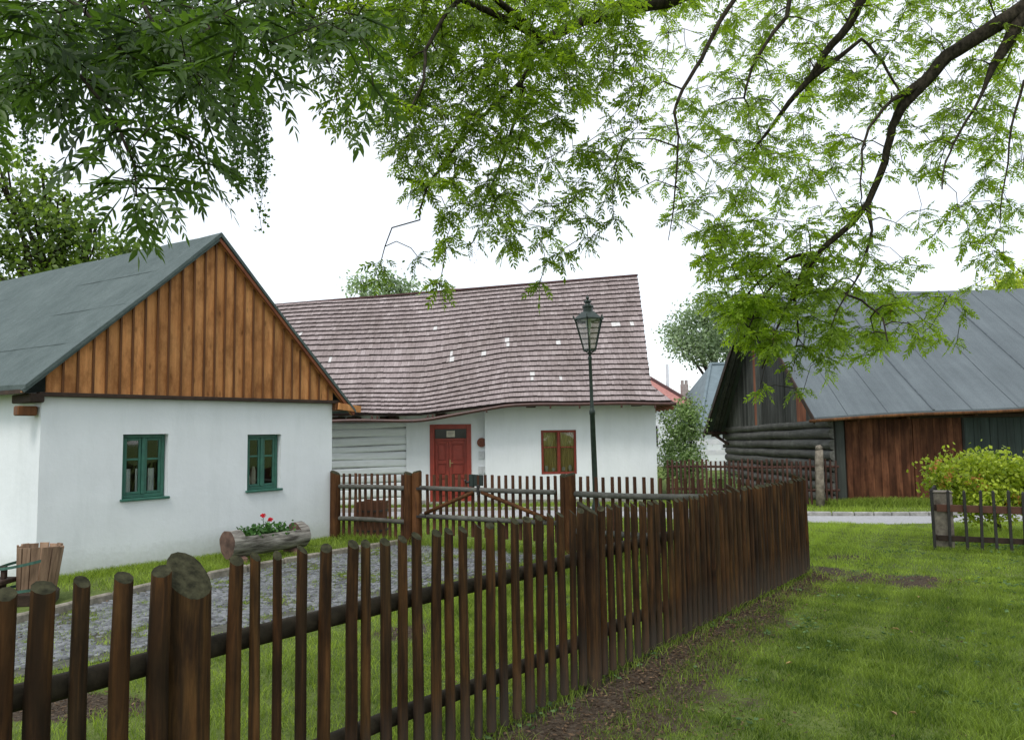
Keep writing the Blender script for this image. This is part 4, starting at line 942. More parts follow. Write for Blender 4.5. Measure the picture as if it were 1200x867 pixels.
def gate():
    O = FA + FD*g0; rz = math.atan2(FD.y, FD.x); Lg = g1-g0
    t = thing('picket_gate', 'wide picket gate with grey rails and a diagonal brace, between orange brown posts', 'gate', (O.x, O.y, 0), rz)
    # gate posts: part of the gate
    link('gate_post', gp_r, t, (-0.09, 0.0, 0)); link('gate_post', gp_l, t, (Lg+0.13, 0.0, 0))
    me = picket_mesh('picket', 1.0, 0.03, fm, 0.05, half=True)
    x = 0.09
    while x < Lg-0.03:
        o = link('picket', me, t, (x, 0.045, 0.18), math.pi, (random.gauss(0,.006), random.gauss(0,.008))); o.scale = (0.88,0.88,0.93+random.uniform(-.01,.01)); x += 0.117
    for z in (0.90, 0.47): MB().tube([(0.0,-.03,z),(Lg*0.3,-.032,z-.006),(Lg*.7,-.03,z-.012),(Lg-.01,-.03,z-.012)], [.035,.037,.036,.034], 10).obj('rail', M['greyrail'], t, smooth=True)
    MB().tube([(0.10,-.05,0.51),(Lg*0.42,-.05,0.86)], .03, 8).obj('brace', M['fencewood'], t, smooth=True)
    MB().tube([(Lg*0.48,-.05,0.86),(Lg-.12,-.05,0.51)], .03, 8).obj('brace', M['fencewood'], t, smooth=True)
    b = MB()
    for k in range(3): b.bbox((Lg*.365+k*.085,0.02,.93+.01*k),(Lg*.365+.08+k*.085,.045,1.12-.004*k),.005)
    b = b.obj('lock_board', M['greenboard'], t); MB().tube([(Lg*.365-.05,-.0,1.03),(Lg*.365-.05,.02,1.0),(Lg*.365+.02,.02,1.0)], .018, 8).obj('handle', M['iron'], b)
    MB().bbox((Lg*.45,-.08,.82),(Lg*.45+.04,-.055,.97),.004).obj('latch', M['iron'], t)
    for z in (.89,.46): MB().bbox((-0.05,-.075,z-.02),(0.12,-.065,z+.02),.003).obj('hinge', M['iron'], t)
gate()

M['oldpost'] = plain('weathered_grey_post', (0.30,0.26,0.21), (0.10,0.08,0.06), 9, 0.9, 0.5, det=8)
def far_fence():
    A = Vector((3.62, 18.4)); B = Vector((7.22, 17.15)); D = (B-A).normalized(); L = (B-A).length
    sv = prange(0.05, L, 0.105, .015)
    t = picket_fence('picket_fence', 'low red brown picket fence between the shingled cottage and the log barn', A, D, sv, [1.03+random.uniform(-.03,.03) for _ in sv], [random.choice((.024,.026,.03)) for _ in sv], [M['redpicket'], M['redpicket']],
        [(lambda s: 0.87, 0, L), (lambda s: 0.35, 0, L)], M['redpicket'], [], 1, group='fences round the yard', railr=0.03, z0=0.05, slant=0.0)
    me = MB(); pts = [(0,0,-.1),(0,0,.5),(0.01,0,1.1),(0.02,0,1.28)]; me.tube(pts, [.10,.095,.09,.08], 10, jit=.06); me.tube([(0.02,0,1.28),(0.0,0,1.36)],[.09,.05],10,jit=.1)
    p = D*((B-A).length-0.42)+Vector((D.y,-D.x))*0.16; link('post', me.mesh('post', M['oldpost'], True), t, (p.x, p.y, 0))
far_fence()

def garden_fence():
    A = Vector((5.90, 10.95)); D = Vector((0.985, -0.42)).normalized(); t = thing('garden_fence', 'low black picket fence with a grey square post round the lime green bush', 'fence', (A.x, A.y, 0), 0)
    rz = math.atan2(D.y, D.x)
    me = MB(); me.bbox((-.019,-.012,0),(.019,.012,.83),.004); me.add([(-.019,-.012,.83),(.019,-.012,.83),(.019,.012,.83),(-.019,.012,.83),(0,0,.86)], [(0,1,4),(1,2,4),(2,3,4),(3,0,4)]); me = me.mesh('picket', M['iron'])
    s = 0.0; k = 0
    for s in (0.0,0.19,0.40,0.575,0.75,0.92,1.08,1.27,1.44,1.62,1.8,1.98,2.16,2.34,2.52,2.7,2.9):
        link('picket', me, t, (D.x*s, D.y*s, 0.0 + random.uniform(-.01,.02)), rz, (random.gauss(0,.02), random.gauss(0,.02)))
    B = Vector((0.515, 0.857)).normalized()   # side run going back
    for s in (0.16,0.34,0.52,0.7,0.9,1.1,1.3,1.5,1.7):
        q = B*s; link('picket', me, t, (q.x, q.y, 0.01), rz+1.7, (0, random.gauss(0,.02)))
    Nn = Vector((D.y,-D.x))
    MB().beam((D.x*.05-Nn.x*.03, D.y*.05-Nn.y*.03, .60), (D.x*3-Nn.x*.03, D.y*3-Nn.y*.03, .57), .03, .10).obj('rail', M['rustrail'], t)
    MB().beam((D.x*.05-Nn.x*.03, D.y*.05-Nn.y*.03, .185), (D.x*3-Nn.x*.03, D.y*3-Nn.y*.03, .15), .03, .075).obj('rail', M['darkwood'], t)
    MB().beam((B.x*.05+.03, B.y*.05, .60), (B.x*1.8+.03, B.y*1.8, .60), .03, .09).obj('rail', M['darkwood'], t)
    MB().beam((B.x*.05+.03, B.y*.05, .185), (B.x*1.8+.03, B.y*1.8, .185), .03, .075).obj('rail', M['darkwood'], t)
    p = MB(); p.bbox((.03,.07,-.1),(.26,.29,.80),.02); p.bbox((.025,.065,.80),(.265,.295,.83),.012); o = p.obj('stone_post', M['oldpost'], t); o.rotation_euler = (0,0,rz)
M['rustrail'] = wood('rust_brown_rail', [(0.3,(0.07,0.03,0.02)),(0.6,(0.16,0.07,0.045)),(0.85,(0.24,0.12,0.08))], (8,8,8), 0.7)
garden_fence()

# ------------------------------------------------------------------ lamp
def lamp():
    t = thing('street_lamp', 'tall dark green street lamp with a glazed lantern in front of the shingle roof', 'lamp', (1.385, 13.0, 0)); t.rotation_euler = (0, R_(-1.1), 0)
    p = MB(); p.lathe([(.10,0),(.10,.12),(.085,.16),(.075,.5),(.055,.56),(.048,.6),(.043,2.02),(.05,2.03),(.05,2.09),(.038,2.11),(.031,2.16),(.028,2.95),(.036,2.97),(.036,3.0),(.02,3.02),(.03,3.06),(.03,3.08),(.012,3.09)], 16)
    o = p.obj('pole', M['darkgreenmetal'], t); smooth_angle(o, 40)
    ln = bpy.data.objects.new('lantern', None)
    # lantern frame: six sided tapered
    n = 6; r0, z0 = .11, 3.11; r1, z1 = .255, 3.64
    f = MB(); P = lambda r, z, k: Vector((r*math.cos(k*math.pi/3+.35), r*math.sin(k*math.pi/3+.35), z))
    for k in range(n):
        f.tube([P(r0,z0,k), P(r1,z1,k)], .011, 5); f.tube([P(r0,z0,k), P(r0,z0,k+1)], .013, 5); f.tube([P(r1,z1,k), P(r1,z1,k+1)], .016, 5)
        f.tube([P(r0*.95,z0,k), Vector((0,0,3.05))], .008, 4)
    f.lathe([(r0*.9,z0-.01),(r0*.98,z0),(r0*.5,z0+.012)], 12)
    L = f.obj('lantern_frame', M['darkgreenmetal'], t)
    g = MB()
    for k in range(n): g.add([P(r0*.97,z0+.01,k),P(r0*.97,z0+.01,k+1),P(r1*.97,z1-.01,k+1),P(r1*.97,z1-.01,k)], [(0,1,2,3)])
    g.obj('glass', M['lampglass'], L)
    h = MB(); V = [P(r1*1.06,z1,k) for k in range(n)]+[P(.12,z1+.13,k) for k in range(n)]
    h.add(V, [(k,(k+1)%n,(k+1)%n+n,k+n) for k in range(n)]); h.add([P(r1*1.06,z1,k) for k in range(n)], [tuple(range(n-1,-1,-1))])
    h.lathe([(.10,z1+.125),(.085,z1+.14),(.085,z1+.20),(.10,z1+.21),(.10,z1+.235),(.055,z1+.25),(.045,z1+.285),(.07,z1+.30),(.07,z1+.315),(.03,z1+.335),(.012,z1+.345)], 12)
    h.lathe([(.006,z1+.34),(.024,z1+.355),(.032,z1+.375),(.022,z1+.395),(.006,z1+.405),(.004,z1+.44)], 10)
    for k in range(n):
        q = P(r1*1.08,z1+.01,k); h.tube([q, q+Vector((0,0,.035)), q*1.0+Vector((q.x*.05,q.y*.05,.055))], [.018,.014,.004], 6)
    h.obj('lantern_cap', M['darkgreenmetal'], t)
    b = MB(); b.lathe([(.02,z1-.28),(.022,z1-.18),(.042,z1-.12),(.05,z1-.05),(.04,z1-.01)], 12); b.lathe([(.07,z1-.012),(.13,z1-.004),(.13,z1-.001)], 12); b.obj('bulb', M['opal'], t)
M['opal'] = plain('opal_lamp_glass', (0.62,0.64,0.6), (0.55,0.57,0.53), 5, 0.3)
lamp()

# ------------------------------------------------------------------ tubs and planter
def staves(t, R, h, n, mat, taper=0.9, gaps=0.006, th=.02, skip=(), tip=0):
    mb = MB()
    for k in range(n):
        if k in skip: continue
        a0 = 2*math.pi*k/n; a1 = 2*math.pi*(k+1)/n-gaps/R; V = []
        hh = h*random.uniform(.96,1.02); lean = random.uniform(-.01,.012)
        for z, q in ((0, taper), (hh, 1.0)):
            for a, rr in ((a0,R),(a1,R),(a1,R-th),(a0,R-th)):
                r_ = rr*q+(lean if z else 0); V.append((r_*math.cos(a), r_*math.sin(a), z))
        mb.add(V, [(0,1,5,4),(1,2,6,5),(2,3,7,6),(3,0,4,7),(4,5,6,7),(3,2,1,0)])
    return mb.obj('staves', mat, t)
def tubs():
    t = thing('wooden_tub', 'broken pale wooden tub with a loose green hoop near the cottage corner', 'tub', (-5.15, 8.42, 0.13), 0.4); t.rotation_euler = (0, R_(3), 0.4)
    bs = staves(t, .225, .47, 14, M['stave'], .84, .012); MB().bbox((-.22,-.2,-.15),(.2,.2,-.002),.02).obj('base_block', M['darkwood'], t)
    MB().lathe([(.18,.05),(.18,.07)], 20).obj('bottom', M['stave'], t)
    for z, R_1, R_2, dx, tz in ((.30,.235,.30,-.13,.12),(.03,.22,.27,-.10,.05)):
        n = 36; P = []
        for k in range(n+1):
            a = 2*math.pi*k/n; P.append((R_1*math.cos(a)*1.12+dx*.8, R_1*math.sin(a)*1.06-.01, z+tz*.5*math.cos(a)))
        mb = MB(); V = []
        for p_ in P: V += [(p_[0],p_[1],p_[2]-.015),(p_[0],p_[1],p_[2]+.015),(p_[0]*.985,p_[1]*.985,p_[2]+.015),(p_[0]*.985,p_[1]*.985,p_[2]-.015)]
        mb.add(V, [(i*4+a, (i+1)*4+a, (i+1)*4+(a+1)%4, i*4+(a+1)%4) for i in range(n) for a in range(4)]); mb.obj('hoop', M['hoop'], t)
    b = thing('low_wooden_bench', 'low dark weathered plank bench at the left edge, left of the broken tub', 'bench', (-5.75, 8.2, 0))
    MB().bbox((-.5,-.14,.24),(.45,.14,.29),.01).obj('seat', M['darkwood'], b)
    for x in (-.38,.33): MB().bbox((x-.03,-.1,0),(x+.03,.1,.238),.008).obj('leg', M['darkwood'], b)
    MB().bbox((.36,-.02,.291),(.41,.03,.42),.006).obj('upright', M['darkwood'], b)
    t = thing('wooden_tub', 'dark brown stave tub standing behind the short fence section beside the gate', 'tub', (-2.44, 13.35, 0.0), 0)
    staves(t, .27, .60, 14, M['farpicket'], .97, .008); MB().lathe([(.24,.5),(.24,.52)], 20).obj('soil', M['soil'], t)
    for z in (.12,.45): MB().lathe([(.262,z-.015),(.277,z-.015),(.277,z+.015),(.262,z+.015)], 24).obj('hoop', M['iron'], t)
tubs()
def np_leaves(P, N_, S, asp=0.6):   # simple leaf quads (folded), P positions, S sizes -> V,F
    n = len(P); d = rng.normal(size=(n,3)); d /= np.linalg.norm(d, axis=1)[:,None]; s = np.cross(d, rng.normal(size=(n,3))); s /= np.linalg.norm(s, axis=1)[:,None]; nn = np.cross(d, s)
    S = S[:,None]; V = np.stack([P-d*S*.5, P+s*S*asp*.5+nn*S*.08, P+d*S*.5, P-s*S*asp*.5+nn*S*.08], 1).reshape(-1,3); b = np.arange(n)*4
    return V, np.stack([b,b+1,b+2, b,b+2,b+3], 1).ravel()
def planter():
    ax = LD; O = Vector((-3.93, 10.66)); L = 1.24; R = .19
    t = thing('log_planter', 'hollowed bark log planter on stone feet under the cottage windows', 'planter', (O.x, O.y, 0), math.atan2(ax.y, ax.x))
    zc = .27; mb = MB(); n = 22
    def ring(x, cut, wob):
        V = []
        if not cut:
            for k in range(n): a = 2*math.pi*k/n; r = R*(1+.05*math.sin(a*3+x*4)+.03*math.sin(a*7+x*13)); V.append((x, r*math.cos(a), zc+r*math.sin(a)))
        return V
    # end blocks full round, middle open trough
    def full(x0, x1):
        m_ = 4; V = []
        for i in range(m_+1):
            x = x0+(x1-x0)*i/m_
            for k in range(n): a = 2*math.pi*k/n; r = R*(1+.05*math.sin(a*3+x*4)+.03*math.sin(a*7+x*13)); V.append((x, r*math.cos(a), zc+r*math.sin(a)))
        mb.add(V, [(i*n+k, (i+1)*n+k, (i+1)*n+(k+1)%n, i*n+(k+1)%n) for i in range(m_) for k in range(n)], 0)
        mb.add([V[k] for k in range(n)], [tuple(range(n))], 1); mb.add([V[m_*n+k] for k in range(n)], [tuple(range(n-1,-1,-1))], 1)
    full(0, .17); full(L-.15, L)
    m_ = 14; h = 15; V = []
    for i in range(m_+1):
        x = .17+(L-.32)*i/m_
        for k in range(h): a = R_(28)-R_(236)*k/(h-1); r = R*(1+.05*math.sin(a*3+x*4)+.03*math.sin(a*7+x*13)); V.append((x, r*math.cos(a), zc+r*math.sin(a)))
        for k in range(h): a = R_(28-236)+R_(236)*k/(h-1); r = R*.74; V.append((x, r*math.cos(a), zc+.03+r*math.sin(a)))
    q = 2*h; mb.add(V, [(i*q+k, i*q+(k+1)%q, (i+1)*q+(k+1)%q, (i+1)*q+k) for i in range(m_) for k in range(q)], 0)
    o = mb.obj('log', [M['bark_planter'], M['endgrain']], t); smooth_angle(o, 50)
    MB().box((.172,-.13,zc-.02),(L-.152,.13,zc+.05)).obj('soil', M['soil'], t)
    for x in (.15, L-.2): MB().bbox((x-.05,-.16,-.02),(x+.09,.16,.10),.03).obj('foot', M['redfoot'], t)
    for i, (u, hh, lb) in enumerate(((.33,.14,'geranium without open flowers at the left end of the log planter'),(.58,.18,'geranium with two red flower heads in the middle of the log planter'),(.85,.13,'geranium at the right end of the log planter, leaves only'))):
        c = O+ax*u; g = thing('geranium', lb, 'plant', (c.x, c.y, zc+.05), 0, 'geraniums in the log planter')
        n_ = 150; P = rng.normal(size=(n_,3))*np.array([.085,.07,.045])+np.array([0,0,hh*.55]); P[:,2] = np.clip(P[:,2], .02, None)
        V, Fc = np_leaves(P, None, rng.uniform(.035,.065,n_), 1.0); np_obj('leaves', V, Fc, 3, M['geranium'], g, np.repeat(rng.random(n_),4))
        st = MB(); 
        for _ in range(7): a = random.uniform(0,6.28); st.tube([(0,0,-.03),(.03*math.cos(a),.03*math.sin(a),.06),(.09*math.cos(a),.07*math.sin(a),hh)], .004, 4)
        fl = [(-.02,0,.29),(.08,.0,.23)] if i == 1 else []
        for f_ in fl: st.tube([(0,0,0),(f_[0]*.5,0,.12),f_], .004, 4)
        st.obj('stems', M['geranium'], g)
        for f_ in fl:
            n2 = 60; P = rng.normal(size=(n2,3)); P = P/np.linalg.norm(P, axis=1)[:,None]*rng.uniform(.01,.034,n2)[:,None]*np.array([1.15,1.1,.8])+np.array(f_)
            V, Fc = np_leaves(P, None, rng.uniform(.022,.034,n2), .9); np_obj('flower', V, Fc, 3, M['petal'], g, np.repeat(rng.random(n2),4))
M['redfoot'] = plain('reddish_stone_foot', (0.28,0.16,0.12), (0.16,0.09,0.07), 10, 0.9, 0.3)
planter()

# ------------------------------------------------------------------ vegetation beyond
def leafy(name, label, cat, loc, blobs, n, size, mat, trunk_h, group=None, limbs=True, bark=None, trunk_r=0.15, extra=None, shell=0.55, part='crown'):
    """blobs: (x,y,z,rx,ry,rz) relative to loc; leaves on clumps through each blob"""
    t = thing(name, label, cat, loc, 0, group)
    vol = np.array([b[3]*b[4]*b[5] for b in blobs])**0.75; vol = vol/vol.sum(); V0 = []; T0 = []
    for b, w in zip(blobs, vol):
        nc = max(4, int(w*n/34)); c = rng.normal(size=(nc,3)); c /= np.linalg.norm(c, axis=1)[:,None]; rad = rng.uniform(shell,1.0,nc)[:,None]
        C = c*rad*np.array(b[3:6])+np.array(b[0:3]); k = max(6, int(w*n/nc)); cs = 0.11*min(b[3],b[5])+size*1.6
        tn = np.clip(0.5+rng.normal(0,.28,nc), 0, 1)
        P = (C[:,None,:]+rng.normal(size=(nc,k,3))*cs*np.array([1,1,.7])).reshape(-1,3); V0.append(P); T0.append(np.repeat(tn,k))
    P = np.concatenate(V0); T = np.concatenate(T0); ok = P[:,2] > 0.03; P = P[ok]; T = T[ok]
    V, Fc = np_leaves(P, None, rng.uniform(.7,1.3,len(P))*size, .62); np_obj(part, V, Fc, 3, mat, t, np.repeat(np.clip(T+rng.normal(0,.15,len(P)),0,1),4))
    tr = MB(); tr.tube([(0,0,-.1),(0.02,0,trunk_h*.5),(0,0.03,trunk_h)], [trunk_r*1.2,trunk_r,trunk_r*.75], 10)
    for b in blobs:
        a = Vector((0,0.03,trunk_h)); e = Vector(b[0:3]); mid = a.lerp(e,.5)+Vector((random.uniform(-.1,.1),random.uniform(-.1,.1),.1))*b[5]
        tr.tube([a, mid, e, e+Vector((random.uniform(-.3,.3)*b[3],0,b[5]*.6))], [trunk_r*.55,trunk_r*.35,trunk_r*.18,trunk_r*.05], 6)
        for _ in range(4):
            v = Vector(rng.normal(size=3)); v.normalize(); f = e+Vector((v.x*b[3],v.y*b[4],v.z*b[5]))*.85; tr.tube([mid.lerp(e,.5), e.lerp(f,.6), f], [trunk_r*.2,trunk_r*.1,trunk_r*.03], 5)
    tr.obj('trunk', bark or M['bark'], t, smooth=True)
    return t
def rblobs(pxs, Y, loc, dep=1.0):     # blobs given as picture column, row, radius in px at distance Y
    o = []
    for (px, py, rx, rz) in pxs:
        p = at(px, py, Y); s = Y/F; o.append((p.x-loc[0], p.y-loc[1]+random.uniform(-.5,.5)*rx*s*dep, p.z-loc[2], rx*s, rx*s*dep, rz*s))
    return o
lc = (-11.6, 20, 0); leafy('broadleaf_tree', 'broad green tree rising behind the left cottage roof', 'tree', lc,
    rblobs([(18,228,26,15),(45,255,30,14),(75,268,26,13),(15,290,34,15),(62,300,30,14),(105,282,26,12),(128,305,30,13),(160,300,24,12),(50,212,20,9),(2,190,22,13),(95,330,46,16),(20,335,36,16),(-40,260,40,50),(170,328,30,12),(105,255,16,7),(72,236,18,8),(140,330,30,14)], 20, lc), 9500, .16, M['maple_leaf'], 3.5, 'trees beyond the cottages', trunk_r=.2)
lc = (-4.6, 30, 0); leafy('broadleaf_tree', 'pale tree top showing above the shingle roof ridge', 'tree', lc, rblobs([(425,335,13,9),(455,332,18,10),(470,340,16,10),(440,350,30,16)], 30, lc), 2600, .15, M['grey_leaf'], 4.5, 'trees beyond the cottages', trunk_r=.2)
lc = (11.9, 45, 0); leafy('broadleaf_tree', 'grey green tree between the shingle roof and the barn gable', 'tree', lc, rblobs([(805,385,22,22),(828,368,22,18),(835,405,26,22),(797,402,16,16),(860,390,30,30),(845,355,20,14),(820,410,20,16)], 45, lc), 9000, .2, M['grey_leaf'], 4, 'trees beyond the cottages', trunk_r=.2)
lc = (26.5, 40, 0); leafy('conifer_tree', 'small pale pointed tree tops above the right end of the barn ridge', 'tree', lc, rblobs([(1168,330,9,9),(1180,325,7,10),(1195,328,9,9),(1215,325,14,14),(1185,345,34,14)], 40, lc), 1600, .2, M['bush_leaf'], 5.5, 'trees beyond the cottages', trunk_r=.2)
lc = (4.75, 20.6, 0); leafy('garden_shrub', 'tall grey green shrub beside the right corner of the shingled cottage', 'shrub', lc, rblobs([(800,490,22,18),(806,480,14,13),(790,512,18,16),(802,522,20,20),(795,545,22,20),(812,500,10,14),(808,548,16,16),(783,535,10,14)], 20.6, lc), 7000, .075, M['shrub_leaf2'] if 'shrub_leaf2' in M else M['shrub_leaf'], .6, trunk_r=.05, part='foliage')
t_ = bpy.context.scene.objects
for (px, py, rr, Y, nm, lb) in ((850,560,9,19.6,'garden_shrub','small light green plant behind the low red brown fence, near the barn logs'),(822,565,12,19.2,'garden_shrub','low leafy plant behind the red brown fence, under the tall shrub')):
    p = at(px, 590, Y); lc = (p.x, Y, 0); leafy(nm, lb, 'shrub', lc, rblobs([(px,py,rr,rr),(px-6,py+10,rr,rr)], Y, lc), 900, .06, M['shrub_leaf'], .2, trunk_r=.02, part='foliage')
# lime bush at the right
lc = (7.55, 12.15, 0)
tb = leafy('lime_bush', 'lime green bush with orange young leaves behind the low black fence', 'bush', lc,
    rblobs([(1112,556,22,16),(1145,545,26,14),(1178,552,26,18),(1130,575,30,18),(1165,574,30,18),(1200,566,26,22),(1098,560,12,10),(1155,600,24,14),(1225,580,30,26),(1200,548,14,10)], 12.1, lc), 7500, .072, M['bush_leaf'], .35, trunk_r=.03, shell=.3, part='foliage')
P = []
for (px, py) in ((1095,548),(1098,541),(1113,554),(1112,561),(1133,566),(1142,563),(1150,562),(1155,570),(1190,583),(1180,590),(1195,586),(1104,567),(1145,572)):
    q = at(px, py, 11.75+random.uniform(0,.2)); P.append(np.array([q.x-lc[0], q.y-lc[1], q.z])+rng.normal(size=(14,3))*.035)
P = np.concatenate(P); V, Fc = np_leaves(P, None, rng.uniform(.03,.055,len(P)), .6); np_obj('young_leaves', V, Fc, 3, M['bush_orange'], tb, np.repeat(rng.random(len(P)),4))

# ------------------------------------------------------------------ far houses
def house(name, label, loc, rz, Wd, Dp, zt, rise, roofm, hip, dorm=False, ch=False):
    t = thing(name, label, 'house', loc, rz)
    MB().bbox((-Wd/2,0,0),(Wd/2,Dp,zt),.01).obj('wall', M['plaster'], t)
    o = .4; h = hip; z0 = zt-.05; V = [(-Wd/2-o,-o,z0),(Wd/2+o,-o,z0),(Wd/2+o,Dp+o,z0),(-Wd/2-o,Dp+o,z0),(-Wd/2-o+h,Dp/2,zt+rise),(Wd/2+o-h,Dp/2,zt+rise)]
    r = MB().add(V, [(0,1,5,4),(1,2,5),(2,3,4,5),(3,0,4),(3,2,1,0)]); ro = r.obj('roof', roofm, t)
    rb = MB(); 
    for a, b in ((4,5),(1,5),(0,4)): rb.tube([Vector(V[a])+Vector((0,0,.03)), Vector(V[b])+Vector((0,0,.03))], .09, 6)
    rb.obj('ridge_cap', M['ridge'] if roofm is M['redtile'] else roofm, ro)
    for x in np.arange(-Wd/2+1, Wd/2-.9, 1.8):
        w = MB().bbox((x-.4,-.03,.9),(x+.4,.02,2.0),.01).obj('window', M['white'], t); MB().box((x-.34,-.036,.96),(x-.02,-.031,1.94)).box((x+.02,-.036,.96),(x+.34,-.031,1.94)).obj('pane', M['dark'], w)
    return t, ro
t, ro = house('red_roofed_house', 'distant house with a pinkish red tiled roof behind the shingled cottage', (5.1, 37, 0), 0, 6.2, 7, 3.0, 2.5, M['redtile'], 3.0)
MB().bbox((2.55,1.0,3.3),(2.68,1.13,5.0),.01).obj('flue_pipe', M['white'], t)
t, ro = house('grey_roofed_house', 'distant house with a blue grey roof left of the barn gable', (13.1, 33, 0), 0, 9.6, 8, 1.9, 2.95, M['bluegrey'], 1.7)
MB().bbox((-3.45,.9,2.35),(-2.35,2.5,3.18),.02).obj('dormer', M['bluegrey'], ro); MB().box((-3.3,.88,2.75),(-2.5,.899,3.08)).obj('dormer_window', M['dark'], ro)
c = thing('brick_chimney', 'small pale brick chimney showing between the red and the blue grey roofs', 'chimney', (8.75, 39, 0)); MB().bbox((-.17,-.17,0),(.17,.17,4.05),.02).obj('stack', M['brick'], c)
for x in (-.1,.1): MB().bbox((x-.06,-.1,4.05),(x+.06,.1,4.25),.01).obj('pot', M['brick'], c)
fb = thing('white_board_fence', 'white horizontal board fence seen under the rear eave of the barn', 'fence', (8.0, 30, 0))
for z in (.35,.75,1.15): MB().bbox((-1.6,-.02,z),(3.0,.02,z+.2),.005).obj('board', M['white'], fb)
for x in (-1.6,0.7,2.9): MB().bbox((x,-.06,0),(x+.1,-.021,1.45),.005).obj('post', M['white'], fb)

# ------------------------------------------------------------------ overhanging trees
def px3(px, py, dist): r = ray(px, py); return np.array(P0 + r*dist)
GRID = [  # 30 columns of 40 px, 12 rows
 "999999999999999998887776677677",
 "999999888899999998742777566677",
 "999878876488999988643677666677",
 "665666520367988966566777665777",
 "522676320037888765567777755777",
 "211664000003787666556888642666",
 "100443000000267455235886430366",
 "000020000000045443003577753255",
 "000000000003400110000057776034",
 "000000000000000000000067765610",
 "000000000000000000000068860600",
 "000000000000000000000014200000"]
def compound_leaves(base, dirs, L, npair, lf, drop=.25, wid=.30, tintb=None, rollv=.75):
    """pinnate leaves: base (n,3), dirs (n,3), L (n,)"""
    n = len(base); up_ = np.array([0,0,1.0]); side = np.cross(dirs, up_+rng.normal(size=(n,3))*rollv); side /= np.linalg.norm(side,axis=1)[:,None]+1e-9; nor = np.cross(side, dirs)
    ts = []; 
    for k in range(npair): ts += [(0.30+0.62*k/(npair-1), 1), (0.30+0.62*k/(npair-1), -1)]
    ts.append((1.0, 0)); VV = []; TT = []
    for (t, sg) in ts:
        p = base+dirs*(L*t)[:,None]; p[:,2] -= drop*L*t*t
        ang = 0.95+rng.normal(0,.12,n) if sg else rng.normal(0,.1,n)
        d = dirs*np.cos(ang)[:,None]+side*(np.sin(ang)*(sg if sg else 1))[:,None]; d[:,2] -= rng.uniform(.1,.6,n); d /= np.linalg.norm(d,axis=1)[:,None]
        s = np.cross(nor+rng.normal(size=(n,3))*.3, d); s /= np.linalg.norm(s,axis=1)[:,None]; nn = np.cross(d, s)
        l = (lf*L*rng.uniform(.85,1.1,n)*(1.0-0.25*abs(t-.65)))[:,None]; w = l*wid
        pts = [p, p+d*l*.3+s*w*.45+nn*l*.03, p+d*l*.68+s*w*.36+nn*l*.02, p+d*l, p+d*l*.68-s*w*.36+nn*l*.02, p+d*l*.3-s*w*.45+nn*l*.03]
        pts[3] = pts[3]-np.array([0,0,1.0])*l*.08
        VV.append(np.stack(pts,1)); TT.append(np.clip(tintb+rng.normal(0,.12,n),0,1))
    # rachis as thin strip
    e = base+dirs*L[:,None]; e[:,2] -= drop*L; q = side*(L*.008)[:,None]; mid = base+dirs*(L*.5)[:,None]; mid[:,2] -= drop*L*.25
    VV.append(np.stack([base+q, mid+q, e, e, mid-q, base-q],1)); TT.append(np.clip(tintb*.6,0,1))
    V = np.concatenate(VV).reshape(-1,3); T = np.repeat(np.concatenate(TT), 6); b = np.arange(len(V)//6)*6
    Fc = np.stack([b,b+1,b+2,b+3, b,b+3,b+4,b+5],1).ravel(); return V, Fc, T
class Skel:
    def __init__(s): s.P = []; s.par = []; s.r = []
    def node(s, p, par, r): s.P.append(np.array(p, float)); s.par.append(par); s.r.append(r); return len(s.P)-1
    def line(s, pts, rads, par=-1, sub=3):
        for i, p in enumerate(pts):
            if par >= 0 and sub > 1:
                a = s.P[par].copy(); ra = s.r[par]
                for k in range(1, sub): 
                    f = k/sub; q = a+(np.array(p)-a)*f+rng.normal(size=3)*.012*np.linalg.norm(np.array(p)-a); par = s.node(q, par, ra+(rads[i]-ra)*f)
            par = s.node(p, par, rads[i])
        return par
    def nearest(s, p):
        A = np.array(s.P); d = np.linalg.norm(A-p, axis=1); return int(np.argmin(d)), float(d.min())
    def build(s, mb, minr=0.0):
        # chains
        ch = {}; 
        for i, p in enumerate(s.par): ch.setdefault(p, []).append(i)
        started = set()
        for i in range(len(s.P)):
            p = s.par[i]
            if p < 0: continue
            kids = ch.get(p, [])
            first = max(kids, key=lambda k: s.r[k])
            if first == i and s.par[p] >= 0: continue     # continued from the parent chain
            pts = [s.P[p]]; rad = [min(s.r[p], s.r[i]*1.3)]; c = i
            while True:
                pts.append(s.P[c]); rad.append(max(minr, s.r[c])); k = ch.get(c, [])
                if not k: break
                c = max(k, key=lambda q: s.r[q])
            mb.tube(pts, rad, 7 if max(rad) > .03 else (5 if max(rad) > .008 else 4), caps=False)
def grow(sk, sprays, twig_r):
    order = sorted(range(len(sprays)), key=lambda i: sk.nearest(sprays[i])[1]); tips = []
    for i in order:
        p = sprays[i]; k, d = sk.nearest(p); a = sk.P[k]
        par = k; n = max(2, int(d/.18)); 
        for j in range(1, n+1):
            f = j/n; q = a+(p-a)*f; q[2] += 0.16*d*math.sin(math.pi*f); q[0] += .07*d*math.sin(2*math.pi*f+i); q = q+rng.normal(size=3)*.035*min(d,1.0)*(f < 1)
            par = sk.node(q, par, max(twig_r*.55, min(sk.r[k]*.8, twig_r*(1.5-f))))
        g = p-a; tips.append((par, g/(np.linalg.norm(g)+1e-6)))
    return tips
